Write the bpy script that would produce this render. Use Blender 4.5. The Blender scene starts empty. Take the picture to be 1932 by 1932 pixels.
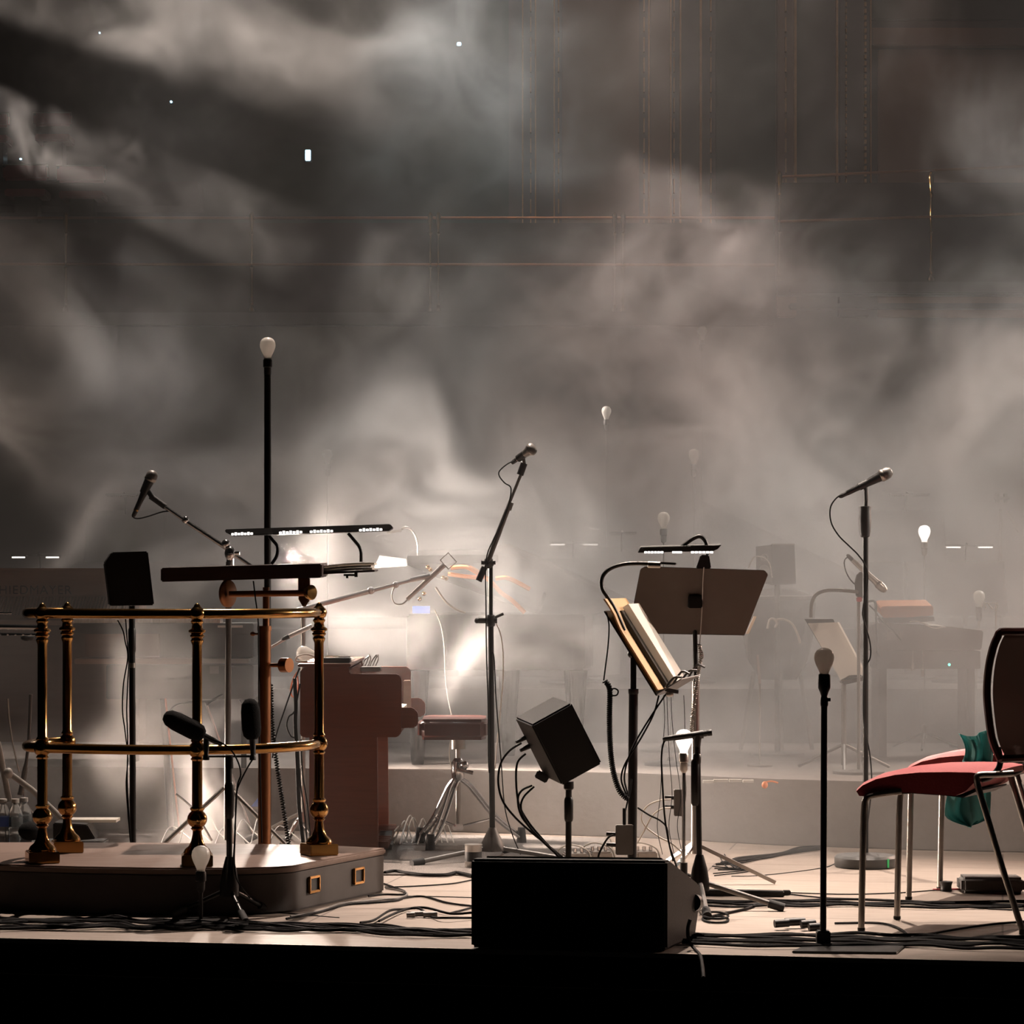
import bpy, bmesh, math, random, time
import numpy as np
from mathutils import Vector, Matrix
random.seed(7)
SC = bpy.context.scene
COL = SC.collection
PI = math.pi

# ---------------------------------------------------------------- camera
F = 5250.0          # focal length in pixels of the 1932 px frame
EYE = 1.19          # eye height above the stage floor
HOR = 1100.0        # image row of the horizon
cam = bpy.data.cameras.new('camera')
cam.sensor_width = 36.0
cam.lens = 36.0 * F / 1932.0
cam.shift_y = (HOR - 966.0) / 1932.0
cam.clip_end = 200.0
co = bpy.data.objects.new('camera', cam)
co.location = (0, 0, EYE)
co.rotation_euler = (PI / 2, 0, 0)
COL.objects.link(co)
SC.camera = co

# ---------------------------------------------------------------- render look
SC.view_settings.view_transform = 'Standard'
SC.view_settings.look = 'None'
SC.view_settings.gamma = 1.0
SC.view_settings.use_curve_mapping = False
SC.view_settings.exposure = 0.0
cy = SC.cycles
cy.use_denoising = True
try:
    cy.denoiser = 'OPENIMAGEDENOISE'
except Exception:
    pass
cy.use_adaptive_sampling = True
cy.adaptive_threshold = 0.16
cy.max_bounces = 5
cy.diffuse_bounces = 2
cy.glossy_bounces = 3
cy.transmission_bounces = 4
cy.transparent_max_bounces = 8
cy.volume_bounces = 0
cy.volume_step_rate = 6.0
cy.volume_max_steps = 256
cy.caustics_reflective = False
cy.caustics_refractive = False
cy.sample_clamp_indirect = 3.0

# ---------------------------------------------------------------- world
w = bpy.data.worlds.new('hall_air')
SC.world = w
w.use_nodes = True
w.node_tree.nodes['Background'].inputs[0].default_value = (0.55, 0.62, 0.6, 1)
w.node_tree.nodes['Background'].inputs[1].default_value = 0.0022


def W(px, py, d):
    """world point seen at pixel (px, py), d metres away"""
    return Vector(((px - 966.0) / F * d, d, EYE - (py - HOR) / F * d))


def G(px, py, z=0.0):
    """point of the horizontal plane z seen at pixel (px, py)"""
    d = F * (EYE - z) / (py - HOR)
    return W(px, py, d)


def spot(name, loc, target, power, color, angle, blend=0.4, size=0.08):
    l = bpy.data.lights.new(name, 'SPOT')
    l.energy = power
    l.color = color
    l.spot_size = math.radians(angle)
    l.spot_blend = blend
    l.shadow_soft_size = size
    o = bpy.data.objects.new(name, l)
    o.location = loc
    o.rotation_euler = (Vector(target) - Vector(loc)).to_track_quat('-Z', 'Y').to_euler()
    COL.objects.link(o)
    return o


WARM = (1.0, 0.80, 0.66)
# (key, position, target, cone angle, blend, radius, watts per channel)
LAMPS = [  # stage spots, plus unseen fills added to brighten single areas
    ('A', (2.3, 13.0, 9.5), (1.75, 10.4, 0), 17, .6, .08, (5200, 4300, 3700)),
    ('B', (-1.0, 22.5, 13.0), (-1.5, 13.3, .8), 15, .8, .1, (5500, 4650, 4000)),
    ('C', (1.6, 22.5, 13.0), (.3, 13.5, .8), 15, .8, .1, (2150, 2200, 2080)),
    ('D', (4.0, 22.5, 13.0), (2.5, 13.8, .8), 17, .8, .1, (1900, 1350, 1150)),
    ('E', (1.5, 21.0, 13.0), (1.0, 15.6, 1.6), 9, .8, .1, (3600, 2900, 2650)),
    ('F', (-2.6, 21.0, 12.0), (-1.75, 14.8, 1.2), 8, .8, .1, (3300, 3150, 3050)),
    ('G', (7.0, 19.0, 10.0), (2.8, 15.5, 1.8), 22, .8, .1, (4700, 4450, 4050)),
    ('H', tuple(W(541, 1057, 13.36)), tuple(W(860, 1100, 12.9)), 150, .6, .05, (225, 187, 160)),
    ('I', (-3.9, 15.6, 2.6), (-1.0, 13.5, 1.25), 22, .9, .1, (380, 300, 245)),  # unseen low fill, added for the glow behind the desk
    ('J', tuple(W(-1500, -500, 19.0)), tuple(W(900, -77, 19.0)), 20, .25, .05, (9500, 8000, 6900)),
    ('K', tuple(W(-1500, -400, 18.6)), tuple(W(300, 360, 18.6)), 4.6, .3, .05, (18000, 15200, 13400)),
    ('L', (6.4, 12.4, 3.2), (-.8, 10.4, .3), 24, .6, .1, (2100, 1750, 1500)),
    ('M', (-3.0, 12.75, .42), (-1.62, 12.32, .27), 34, .9, .05, (1050, 820, 670)),  # unseen low fill, added to brighten the puff at the left
    ('O', tuple(W(541, 1057, 13.37)), tuple(W(880, 1335, 13.02)), 44, .7, .05, (620, 515, 440)),  # extra spot added at the low lamp to brighten smoke beside the organ
    ('Y', (5.0, 14.5, 2.4), (2.2, 11.9, .3), 50, .9, .1, (800, 520, 400)),
    ('N', (.2, 21.0, 12.5), (-.2, 18.6, 4.6), 14, .9, .1, (4300, 4700, 4650)),
    ('P', (4.6, 16.5, 3.2), (1.4, 13.2, .7), 44, .9, .1, (430, 370, 315)),  # unseen fill, added for the low haze on the right
    ('Q', (-4.6, 15.5, 3.0), (-1.5, 13.2, .8), 40, .9, .1, (60, 50, 40)),  # unseen fill, added for the low haze on the left
    ('R', (-.2, 13.4, 8.5), (-.4, 13.2, 0), 20, .8, .08, (800, 790, 770)),
    ('T', (-.6, 14.6, 10.0), (-.9, 9.9, 0), 26, .7, .08, (6800, 5500, 4700)),
    ('U', (1.2, 23.0, 14.5), (.8, 15.6, 2.2), 10, .9, .1, (6600, 4600, 3700)),
    ('V', (-3.6, 22.0, 13.0), (-2.4, 15.0, 1.8), 13, .9, .1, (2400, 1900, 1600)),
    ('X', (.6, 14.6, 9.5), (.9, 10.6, 0), 20, .7, .08, (7800, 6400, 5400)),
    ('Z', (7.0, 7.3, 4.6), (1.45, 12.6, .12), 17, .8, .1, (2300, 1900, 1600)),  # unseen front fill, added to lift the riser face
    ('i', (-1.3, 17.0, 10.0), (-.86, 13.8, 1.25), 6.5, .9, .06, (500, 480, 470)),  # unseen overhead fill, added for the glow above the desk
    ('j', (-1.6, 17.0, 9.5), (-.25, 13.5, .72), 7, .9, .06, (9000, 7700, 6800)),  # unseen overhead fill, added to brighten smoke right of the organ
    ('k', (10.5, 18.2, 4.2), (.9, 15.2, 1.95), 8.5, .9, .08, (5000, 3700, 3050)),  # unseen side fill, added to brighten the middle of the cloud
    ('l', (5.4, 11.7, 3.4), (-.46, 13.08, .42), 6.5, .7, .05, (3000, 2300, 1900)),
    ('m', (-3.3, 13.0, 1.25), (-2.05, 12.62, .76), 40, .9, .05, (420, 330, 270)),  # unseen fill, added for the puffs at the left border
    ('S', (0.6, 15.0, 13.0), (1.2, 23.6, 4.6), 38, .8, .1, (350, 280, 240)),  # unseen fill, added to bring out the rear wall
]
for key, loc, tgt, ang, bl, rad, rgb in LAMPS:
    pw = max(rgb)
    if pw > 0:
        o_ = spot('stage_and_fill_spot', loc, tgt, pw, tuple(c / pw for c in rgb), ang, bl, rad)
        o_['lamp_key'] = key


# ---------------------------------------------------------------- mesh tools
BASE = {}


class MB:
    """collects shapes in world coordinates, links them as ONE mesh object"""

    def __init__(s):
        s.v, s.f, s.sm = [], [], []

    def add(s, vs, fs, smooth=False):
        n = len(s.v)
        s.v += [Vector(v) for v in vs]
        s.f += [tuple(i + n for i in f) for f in fs]
        s.sm += [smooth] * len(fs)
        return s

    def box(s, c, size, rz=0.0, R=None):
        M = R if R is not None else Matrix.Rotation(rz, 3, 'Z')
        c = Vector(c)
        vs = [c + M @ Vector((x * size[0] / 2, y * size[1] / 2, z * size[2] / 2)) for x in (-1, 1) for y in (-1, 1) for z in (-1, 1)]
        return s.add(vs, [(0, 1, 3, 2), (4, 6, 7, 5), (0, 4, 5, 1), (2, 3, 7, 6), (0, 2, 6, 4), (1, 5, 7, 3)])

    def para(s, o, a, b, c):
        o, a, b, c = map(Vector, (o, a, b, c))
        vs = [o + a * i + b * j + c * k for i in (0, 1) for j in (0, 1) for k in (0, 1)]
        return s.add(vs, [(0, 1, 3, 2), (4, 6, 7, 5), (0, 4, 5, 1), (2, 3, 7, 6), (0, 2, 6, 4), (1, 5, 7, 3)])

    def poly(s, pts, ext):
        pts = [Vector(p) for p in pts]
        n = len(pts)
        ext = Vector(ext)
        fs = [tuple(range(n)), tuple(range(2 * n - 1, n - 1, -1))]
        fs += [(i, i + n, (i + 1) % n + n, (i + 1) % n) for i in range(n)]
        return s.add(pts + [p + ext for p in pts], fs)

    def lathe(s, p0, axis, prof, n=16):
        p0, ax = Vector(p0), Vector(axis).normalized()
        u = ax.orthogonal().normalized()
        w_ = ax.cross(u)
        vs, fs = [], []
        for r, t in prof:
            for k in range(n):
                a = 2 * PI * k / n
                vs.append(p0 + ax * t + (u * math.cos(a) + w_ * math.sin(a)) * max(r, 1e-5))
        m = len(prof)
        for i in range(m - 1):
            for k in range(n):
                k2 = (k + 1) % n
                fs.append((i * n + k, i * n + k2, (i + 1) * n + k2, (i + 1) * n + k))
        fs.append(tuple(range(n - 1, -1, -1)))
        fs.append(tuple((m - 1) * n + k for k in range(n)))
        return s.add(vs, fs, True)

    def cyl(s, a, b, r, r2=None, n=12):
        a, b = Vector(a), Vector(b)
        return s.lathe(a, b - a, [(r, 0), (r if r2 is None else r2, (b - a).length)], n)

    def ball(s, c, r, sz=1.0, n=14, axis=(0, 0, 1)):
        m = n // 2 + 1
        prof = [(r * math.sin(PI * i / m), -r * sz * math.cos(PI * i / m)) for i in range(m + 1)]
        return s.lathe(c, axis, prof, n)

    def tube(s, pts, r, n=8, smooth=4):
        P = [Vector(p) for p in pts]
        if smooth > 1 and len(P) > 2:
            P = catmull(P, smooth)
        m = len(P)
        rs = r if isinstance(r, (list, tuple)) else [r] * m
        if len(rs) != m:
            rs = [rs[min(len(rs) - 1, int(i * len(rs) / m))] for i in range(m)]
        t = (P[1] - P[0]).normalized()
        u = t.orthogonal().normalized()
        vs, fs = [], []
        for i, p in enumerate(P):
            t2 = (P[min(i + 1, m - 1)] - P[max(i - 1, 0)])
            if t2.length > 1e-9:
                t2.normalize()
                u = (u - t2 * u.dot(t2))
                u = u.normalized() if u.length > 1e-6 else t2.orthogonal().normalized()
                t = t2
            w_ = t.cross(u)
            for k in range(n):
                a = 2 * PI * k / n
                vs.append(p + (u * math.cos(a) + w_ * math.sin(a)) * rs[i])
        for i in range(m - 1):
            for k in range(n):
                k2 = (k + 1) % n
                fs.append((i * n + k, i * n + k2, (i + 1) * n + k2, (i + 1) * n + k))
        fs.append(tuple(range(n - 1, -1, -1)))
        fs.append(tuple((m - 1) * n + k for k in range(n)))
        return s.add(vs, fs, True)

    def helix(s, pts, r, wire, turns, n=5):
        P = catmull([Vector(p) for p in pts], 12)
        L = [0.0]
        for a, b in zip(P, P[1:]):
            L.append(L[-1] + (b - a).length)
        out = []
        steps = int(turns * 8)
        u = (P[1] - P[0]).orthogonal().normalized()
        j = 0
        for i in range(steps + 1):
            l = L[-1] * i / steps
            while j < len(L) - 2 and L[j + 1] < l:
                j += 1
            f = (l - L[j]) / max(L[j + 1] - L[j], 1e-9)
            p = P[j].lerp(P[j + 1], f)
            t = (P[j + 1] - P[j]).normalized()
            u = (u - t * u.dot(t)).normalized()
            a = 2 * PI * i / 8
            out.append(p + (u * math.cos(a) + t.cross(u) * math.sin(a)) * r)
        return s.tube(out, wire, n, 1)

    def grid(s, fn, nu, nv, thick=None):
        vs = [Vector(fn(i / nu, j / nv)) for i in range(nu + 1) for j in range(nv + 1)]
        q = lambda i, j: i * (nv + 1) + j
        fs = [(q(i, j), q(i + 1, j), q(i + 1, j + 1), q(i, j + 1)) for i in range(nu) for j in range(nv)]
        if thick is not None:
            t = Vector(thick)
            n = len(vs)
            fs2 = [tuple(x + n for x in reversed(f)) for f in fs]
            rim = [q(i, 0) for i in range(nu + 1)] + [q(nu, j) for j in range(1, nv + 1)] + [q(i, nv) for i in range(nu - 1, -1, -1)] + [q(0, j) for j in range(nv - 1, 0, -1)]
            vs = vs + [v + t for v in vs]
            fs = fs + fs2 + [(rim[k], rim[(k + 1) % len(rim)], rim[(k + 1) % len(rim)] + n, rim[k] + n) for k in range(len(rim))]
        return s.add(vs, fs, True)

    def build(s, name, mat, parent=None, bevel=0.0, segs=2):
        base = BASE.get(parent.name, Vector((0, 0, 0))) if parent is not None else Vector((0, 0, 0))
        me = bpy.data.meshes.new(name)
        me.from_pydata([v - base for v in s.v], [], s.f)
        for pl, sm in zip(me.polygons, s.sm):
            pl.use_smooth = sm
        bm = bmesh.new()
        bm.from_mesh(me)
        bmesh.ops.recalc_face_normals(bm, faces=bm.faces)
        if bevel > 0:
            es = [e for e in bm.edges if len(e.link_faces) == 2 and e.calc_face_angle(0) > 0.6]
            bmesh.ops.bevel(bm, geom=es, offset=bevel, segments=segs, affect='EDGES', clamp_overlap=True)
        bm.to_mesh(me)
        bm.free()
        me.set_sharp_from_angle(angle=math.radians(40))
        me.materials.append(mat)
        o = bpy.data.objects.new(name, me)
        COL.objects.link(o)
        if parent is not None:
            o.parent = parent
        BASE[o.name] = base
        return o


def catmull(P, k):
    out = []
    n = len(P)
    for i in range(n - 1):
        a, b, c, d = P[max(i - 1, 0)], P[i], P[i + 1], P[min(i + 2, n - 1)]
        for j in range(k):
            t = j / k
            out.append(0.5 * ((2 * b) + (c - a) * t + (2 * a - 5 * b + 4 * c - d) * t * t + (3 * b - a - 3 * c + d) * t ** 3))
    out.append(P[-1])
    return out


def thing(name, base, label, cat, group=None):
    o = bpy.data.objects.new(name, None)
    o.empty_display_size = 0.05
    o.location = base
    COL.objects.link(o)
    BASE[o.name] = Vector(base)
    o['label'] = label
    o['category'] = cat
    if group:
        o['group'] = group
    return o


def tag(o, label, cat, group=None):
    """a thing that is a single mesh: origin moved to its lowest middle"""
    o['label'] = label
    o['category'] = cat
    if group:
        o['group'] = group
    me = o.data
    if o.type == 'MESH' and len(me.vertices):
        xs = [v.co for v in me.vertices]
        b = Vector((sum(v.x for v in xs) / len(xs), sum(v.y for v in xs) / len(xs), min(v.z for v in xs)))
        me.transform(Matrix.Translation(-b))
        o.location = b
    return o


def struct(o):
    o['kind'] = 'structure'
    return o


# ---------------------------------------------------------------- materials
def mat(name, col, rough=0.5, metal=0.0, col2=None, scale=20.0, bump=0.0, stretch=None, spec=0.5, rvar=0.1, detail=3.0, sheen=0.0, coat=0.0):
    m = bpy.data.materials.new(name)
    m.use_nodes = True
    nt = m.node_tree
    b = nt.nodes['Principled BSDF']
    tc = nt.nodes.new('ShaderNodeTexCoord')
    mp = nt.nodes.new('ShaderNodeMapping')
    if stretch:
        mp.inputs['Scale'].default_value = stretch
    nt.links.new(tc.outputs['Object'], mp.inputs[0])
    no = nt.nodes.new('ShaderNodeTexNoise')
    no.inputs['Scale'].default_value = scale
    no.inputs['Detail'].default_value = detail
    nt.links.new(mp.outputs[0], no.inputs['Vector'])
    cr = nt.nodes.new('ShaderNodeMix')
    cr.data_type = 'RGBA'
    c2 = col2 if col2 else tuple(c * 0.75 for c in col)
    cr.inputs[6].default_value = (*col, 1)
    cr.inputs[7].default_value = (*c2, 1)
    nt.links.new(no.outputs[0], cr.inputs[0])
    nt.links.new(cr.outputs[2], b.inputs['Base Color'])
    mr = nt.nodes.new('ShaderNodeMapRange')
    mr.inputs[3].default_value = max(0.02, rough - rvar)
    mr.inputs[4].default_value = min(1.0, rough + rvar)
    nt.links.new(no.outputs[0], mr.inputs[0])
    nt.links.new(mr.outputs[0], b.inputs['Roughness'])
    b.inputs['Metallic'].default_value = metal
    b.inputs['Specular IOR Level'].default_value = spec
    b.inputs['Sheen Weight'].default_value = sheen
    b.inputs['Coat Weight'].default_value = coat
    if bump:
        bp = nt.nodes.new('ShaderNodeBump')
        bp.inputs['Strength'].default_value = bump
        bp.inputs['Distance'].default_value = 0.01
        nt.links.new(no.outputs[0], bp.inputs['Height'])
        nt.links.new(bp.outputs[0], b.inputs['Normal'])
    return m


def emit(name, col, power):
    m = bpy.data.materials.new(name)
    m.use_nodes = True
    nt = m.node_tree
    b = nt.nodes['Principled BSDF']
    b.inputs['Base Color'].default_value = (*[min(1, c) for c in col], 1)
    b.inputs['Emission Color'].default_value = (*col, 1)
    b.inputs['Emission Strength'].default_value = power
    return m


def thin(name, col, amount, rough=0.6):
    """translucent sheet: part diffuse, part light coming through"""
    m = bpy.data.materials.new(name)
    m.use_nodes = True
    nt = m.node_tree
    b = nt.nodes['Principled BSDF']
    b.inputs['Base Color'].default_value = (*col, 1)
    b.inputs['Roughness'].default_value = rough
    tr = nt.nodes.new('ShaderNodeBsdfTranslucent')
    tr.inputs[0].default_value = (*col, 1)
    mx = nt.nodes.new('ShaderNodeMixShader')
    mx.inputs[0].default_value = amount
    no = nt.nodes.new('ShaderNodeTexNoise')
    no.inputs['Scale'].default_value = 30
    nt.links.new(b.outputs[0], mx.inputs[1])
    nt.links.new(tr.outputs[0], mx.inputs[2])
    nt.links.new(mx.outputs[0], nt.nodes['Material Output'].inputs[0])
    return m


M = {
    'brass': mat('polished_brass', (.46, .26, .09), .17, 1.0, (.36, .19, .06), 9, rvar=.06),
    'old_brass': mat('dull_brass', (.30, .135, .065), .36, 1.0, (.22, .095, .045), 12, .05),
    'black': mat('black_plastic', (.012, .012, .012), .5, 0, None, 40, .02),
    'blackbox': mat('black_textured_paint', (.010, .010, .010), .6, 0, (.016, .016, .015), 260, .15, detail=2, spec=.3),
    'blackmetal': mat('black_enamelled_steel', (.018, .017, .016), .36, .4, None, 30),
    'foam': mat('black_foam', (.008, .008, .008), .95, 0, None, 300, .3, spec=.1),
    'lit_metal': mat('lit_look_metal', (.90, .84, .82), .4, .05, None, 20),  # chrome coloured pale so that it looks brightly lit
    'chrome': mat('chrome', (.72, .70, .70), .14, 1.0, None, 10, rvar=.05),
    'steel': mat('brushed_steel', (.42, .39, .36), .35, 1.0, None, 40, rvar=.1),
    'grey': mat('grey_metal', (.16, .15, .14), .45, .3, None, 20),
    'greycloth': mat('grey_fabric', (.12, .115, .11), .9, 0, None, 200, .2),
    'desk': mat('dark_stained_wood', (.035, .016, .012), .45, 0, (.022, .010, .008), 10, .03, (1, 12, 12)),
    'podium': mat('podium_wood', (.165, .108, .082), .42, 0, (.13, .082, .062), 6, .02, (1, 9, 9)),
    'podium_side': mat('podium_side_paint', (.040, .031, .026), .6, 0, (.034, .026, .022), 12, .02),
    'organ': mat('walnut_veneer', (.17, .044, .020), .42, 0, (.11, .028, .013), 7, .03, (1, 1, 14), coat=.15),
    'piano': mat('black_lacquer', (.02, .021, .02), .18, 0, None, 5, coat=.5),
    'soundboard': mat('golden_iron_frame', (.75, .30, .10), .35, .6, (.6, .24, .08), 8),
    'redcloth': mat('red_upholstery', (.38, .040, .048), .85, 0, (.31, .033, .040), 120, .15, sheen=.4),
    'teal': thin('teal_cloth', (.13, .34, .33), .5, .85),
    'paper': thin('white_paper', (.80, .75, .68), .35),
    'manila': thin('manila_card', (.60, .40, .22), .25),
    'rubber': mat('black_rubber', (.02, .02, .02), .8, 0, None, 60, .05),
    'cable': mat('black_cable', (.004, .0035, .0035), .7, 0, None, 60, .02, spec=.15),
    'whitecable': mat('pale_cable', (.72, .68, .62), .5, 0, None, 60),
    'orangecable': mat('orange_cable', (.75, .25, .12), .5, 0, None, 60),
    'ivory': mat('ivory_keys', (.75, .70, .62), .35, 0, None, 30),
    'keyblack': mat('ebony_keys', (.02, .02, .02), .3, 0, None, 30),
    'tan': mat('pale_varnished_wood', (.30, .19, .14), .5, 0, (.25, .155, .115), 8, .02, (1, 1, 10)),
    'orange': mat('orange_wooden_case', (.58, .20, .07), .5, 0, (.48, .16, .05), 8, .02),
    'synth': mat('dark_grey_case', (.06, .06, .058), .5, 0, None, 20),
    'mesh': thin('grey_mesh_fabric', (.17, .135, .12), .7, .8),
    'redframe': mat('dark_red_plastic', (.10, .028, .022), .35, 0, None, 20),
    'green_tape': mat('green_tape', (.05, .55, .18), .5, 0, None, 20),
    'orange_tape': mat('orange_tape', (.8, .25, .08), .6, 0, None, 20),
    'white_tape': mat('white_tape', (.45, .42, .38), .6, 0, None, 20),
    'blue': mat('blue_plastic', (.06, .12, .42), .5, 0, None, 20),
    'opal': thin('opal_bulb_glass', (.92, .90, .86), .5, .25),
    'led': emit('white_led', (1, .95, .9), 2.6),
    'led_far': emit('white_led_strip', (1, .92, .84), 2.2),
    'led_blue': emit('pale_blue_lamp', (.55, .85, 1), 3.0),
    'led_green': emit('green_led', (.2, 1, .75), 3.0),
    'bulb_on': emit('lit_bulb', (1, .88, .8), 1.6),
    'wall_wood': mat('mahogany_panel', (.20, .095, .058), .6, 0, (.15, .068, .042), 5, .05, (1, 1, .15)),
    'wall_green': mat('dark_green_paint', (.035, .045, .038), .8, 0, (.028, .036, .03), 3),
    'wall_plum': mat('plum_panel', (.085, .058, .055), .7, 0, (.065, .042, .042), 4),
    'gilt': mat('gilt_moulding', (.80, .50, .26), .4, .7, (.45, .26, .12), 14, .3),
    'maroon': mat('maroon_curtain', (.060, .030, .028), .9, 0, (.045, .022, .02), 8, .1),
}


def wood_floor():
    m = bpy.data.materials.new('stage_boards')
    m.use_nodes = True
    nt = m.node_tree
    b = nt.nodes['Principled BSDF']
    tc = nt.nodes.new('ShaderNodeTexCoord')
    mp = nt.nodes.new('ShaderNodeMapping')
    mp.inputs['Rotation'].default_value = (0, 0, math.radians(10))
    nt.links.new(tc.outputs['Object'], mp.inputs[0])
    br = nt.nodes.new('ShaderNodeTexBrick')
    br.inputs['Color1'].default_value = (.29, .238, .20, 1)
    br.inputs['Color2'].default_value = (.265, .215, .18, 1)
    br.inputs['Mortar'].default_value = (.10, .075, .06, 1)
    br.inputs['Scale'].default_value = 1.0
    br.inputs['Mortar Size'].default_value = 0.004
    br.inputs['Brick Width'].default_value = 2.4
    br.inputs['Row Height'].default_value = 0.62
    nt.links.new(mp.outputs[0], br.inputs['Vector'])
    mp2 = nt.nodes.new('ShaderNodeMapping')
    mp2.inputs['Scale'].default_value = (3, 30, 1)
    nt.links.new(mp.outputs[0], mp2.inputs[0])
    no = nt.nodes.new('ShaderNodeTexNoise')
    no.inputs['Scale'].default_value = 1.6
    no.inputs['Detail'].default_value = 5
    nt.links.new(mp2.outputs[0], no.inputs['Vector'])
    mx = nt.nodes.new('ShaderNodeMix')
    mx.data_type = 'RGBA'
    mx.blend_type = 'MULTIPLY'
    mx.inputs[0].default_value = 0.75
    nt.links.new(br.outputs[0], mx.inputs[6])
    cr = nt.nodes.new('ShaderNodeValToRGB')
    cr.color_ramp.elements[0].position = .3
    cr.color_ramp.elements[0].color = (.62, .6, .58, 1)
    cr.color_ramp.elements[1].position = .7
    cr.color_ramp.elements[1].color = (1, 1, 1, 1)
    nt.links.new(no.outputs[0], cr.inputs[0])
    nt.links.new(cr.outputs[0], mx.inputs[7])
    nt.links.new(mx.outputs[2], b.inputs['Base Color'])
    b.inputs['Roughness'].default_value = .5
    bp = nt.nodes.new('ShaderNodeBump')
    bp.inputs['Strength'].default_value = .1
    bp.inputs['Distance'].default_value = .004
    nt.links.new(no.outputs[0], bp.inputs['Height'])
    nt.links.new(bp.outputs[0], b.inputs['Normal'])
    return m


M['floor'] = wood_floor()
M['riser'] = mat('grey_riser_cloth', (.20, .175, .16), .85, 0, (.17, .15, .135), 40, .1)
M['carpet'] = mat('speckled_grey_carpet', (.30, .27, .25), .95, 0, (.07, .065, .06), 160, .5, detail=2, spec=.1)
M['fascia'] = mat('black_stage_cloth', (.006, .006, .006), .95, 0, None, 30, spec=.05)


# ---------------------------------------------------------------- the setting
E0, E1 = G(0, 1770), G(1932, 1815)           # stage front edge
ed = (E1 - E0).normalized()
EL, ER = E0 - ed * 5.0, E1 + ed * 5.0
RISE = [(-7.0, 13.9), (-4.0, 13.6), (-0.3, 13.3), (0.6, 13.0), (1.2, 12.62), (1.85, 12.38), (4.0, 11.9), (7.0, 11.3)]

fl = MB()
top = [EL, ER] + [Vector((x, y + .05, 0)) for x, y in reversed(RISE)]
fl.poly(top, (0, 0, -.12))
struct(fl.build('floor', M['floor']))
nrm = Vector((ed.y, -ed.x, 0))
fa = MB()
fa.para(EL + Vector((0, 0, -.12)) - nrm * .3, (ER - EL), nrm * .3, (0, 0, -.9))
struct(fa.build('wall_front', M['fascia']))
tr = MB()
tr.para(EL + Vector((0, 0, -.115)), ER - EL, nrm * .004, (0, 0, .1))
struct(tr.build('trim_fascia', M['fascia']))
tr = MB()
tr.para(EL + Vector((0, 0, -.014)), ER - EL, nrm * .008, (0, 0, .0155))
struct(tr.build('trim_1', mat('worn_aluminium_edge', (.42, .38, .34), .5, .5, (.25, .22, .2), 25)))
au = MB()
au.box((0, 4.0, -1.07), (16, 12.0, .1))
struct(au.build('floor_hall', M['fascia']))


def riser(name, front, back_y, z):
    b = MB()
    pts = [Vector((x, y, 0)) for x, y in front] + [Vector((7.0, back_y, 0)), Vector((-7.0, back_y, 0))]
    b.poly([p + Vector((0, 0, z)) for p in pts], (0, 0, -z))
    return struct(b.build(name, M['riser'], bevel=.004))


riser('floor_riser', RISE, 15.5, .3)
riser('floor_riser', [(-7, 15.5), (7, 15.5)], 17.6, .6)
riser('floor_riser', [(-7, 17.6), (7, 17.6)], 23.6, .9)
# white tape and cable cover along the lower riser's edge
rt = MB()
for x0, x1, y in ((1325, 1345, 1476), (1345, 1372, 1474), (1374, 1398, 1474), (1400, 1420, 1475)):
    a, b_ = W(x0, y, 12.55), W(x1, y, 12.52)
    rt.para(a + Vector((0, -.06, 0)), b_ - a, (0, 0, .012), (0, .03, 0))
struct(rt.build('trim_tape', M['white_tape']))

# rear wall with pilasters
YW = 23.6
wl = MB()
wl.box((0, YW + .15, 7.5), (24, .3, 17.4))
struct(wl.build('wall_back', M['wall_plum']))
for sx in (-1, 1):
    b = MB()
    b.box((sx * 11.6, 16, 7.5), (.3, 18, 17.4))
    struct(b.build('wall_left' if sx < 0 else 'wall_right', M['wall_green']))
ce = MB()
ce.box((0, 16, 16.2), (24, 18, .3))
struct(ce.build('ceiling', M['wall_green']))


def wx(px, d=YW):
    return (px - 966.0) / F * d


def wz(py, d=YW):
    return EYE - (py - HOR) / F * d


def wall_panel(name, x0, x1, y0, y1, m, depth=.06, d=YW, bevel=.01):
    b = MB()
    b.box(((wx(x0, d) + wx(x1, d)) / 2, d - depth / 2, (wz(y0, d) + wz(y1, d)) / 2), (abs(wx(x1, d) - wx(x0, d)), depth, abs(wz(y0, d) - wz(y1, d))))
    return struct(b.build(name, m, bevel=bevel))


wall_panel('wall_back_panel', 0, 960, -160, 600, M['wall_green'], .05)
wall_panel('wall_back_panel', 1060, 1205, -160, 600, M['wall_wood'], .08)
wall_panel('wall_back_panel', 1225, 1262, -160, 600, M['wall_wood'], .16)
wall_panel('wall_back_panel', 1350, 1462, -160, 600, M['wall_green'], .05)
wall_panel('wall_back_panel', 1465, 1500, -160, 600, M['wall_wood'], .12)
wall_panel('wall_back_panel', 1580, 1636, -160, 600, M['wall_plum'], .14)
wall_panel('wall_back_panel', 1655, 2100, 95, 600, M['wall_wood'], .06)
wall_panel('trim_2', 1640, 2100, 58, 92, M['wall_wood'], .14)
wall_panel('trim_2', 1640, 2100, -60, 40, M['wall_green'], .05)


def gilt_strip(px, wpx, kind):
    x0, x1 = wx(px - wpx / 2), wx(px + wpx / 2)
    b = MB()
    zt, zb = wz(-160), wz(560)
    if kind == 'plain':
        b.box(((x0 + x1) / 2, YW - .19, (zt + zb) / 2), (x1 - x0, .06, zt - zb))
    else:
        z = zb
        while z < zt:
            l = .12 if kind == 'bead' else .035
            g = .05 if kind == 'bead' else .02
            b.box(((x0 + x1) / 2, YW - .19, z + l / 2), ((x1 - x0) * (1 if kind == 'bead' else .8), .05, l))
            z += l + g
    return struct(b.build('trim_gilt', M['gilt']))


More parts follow.
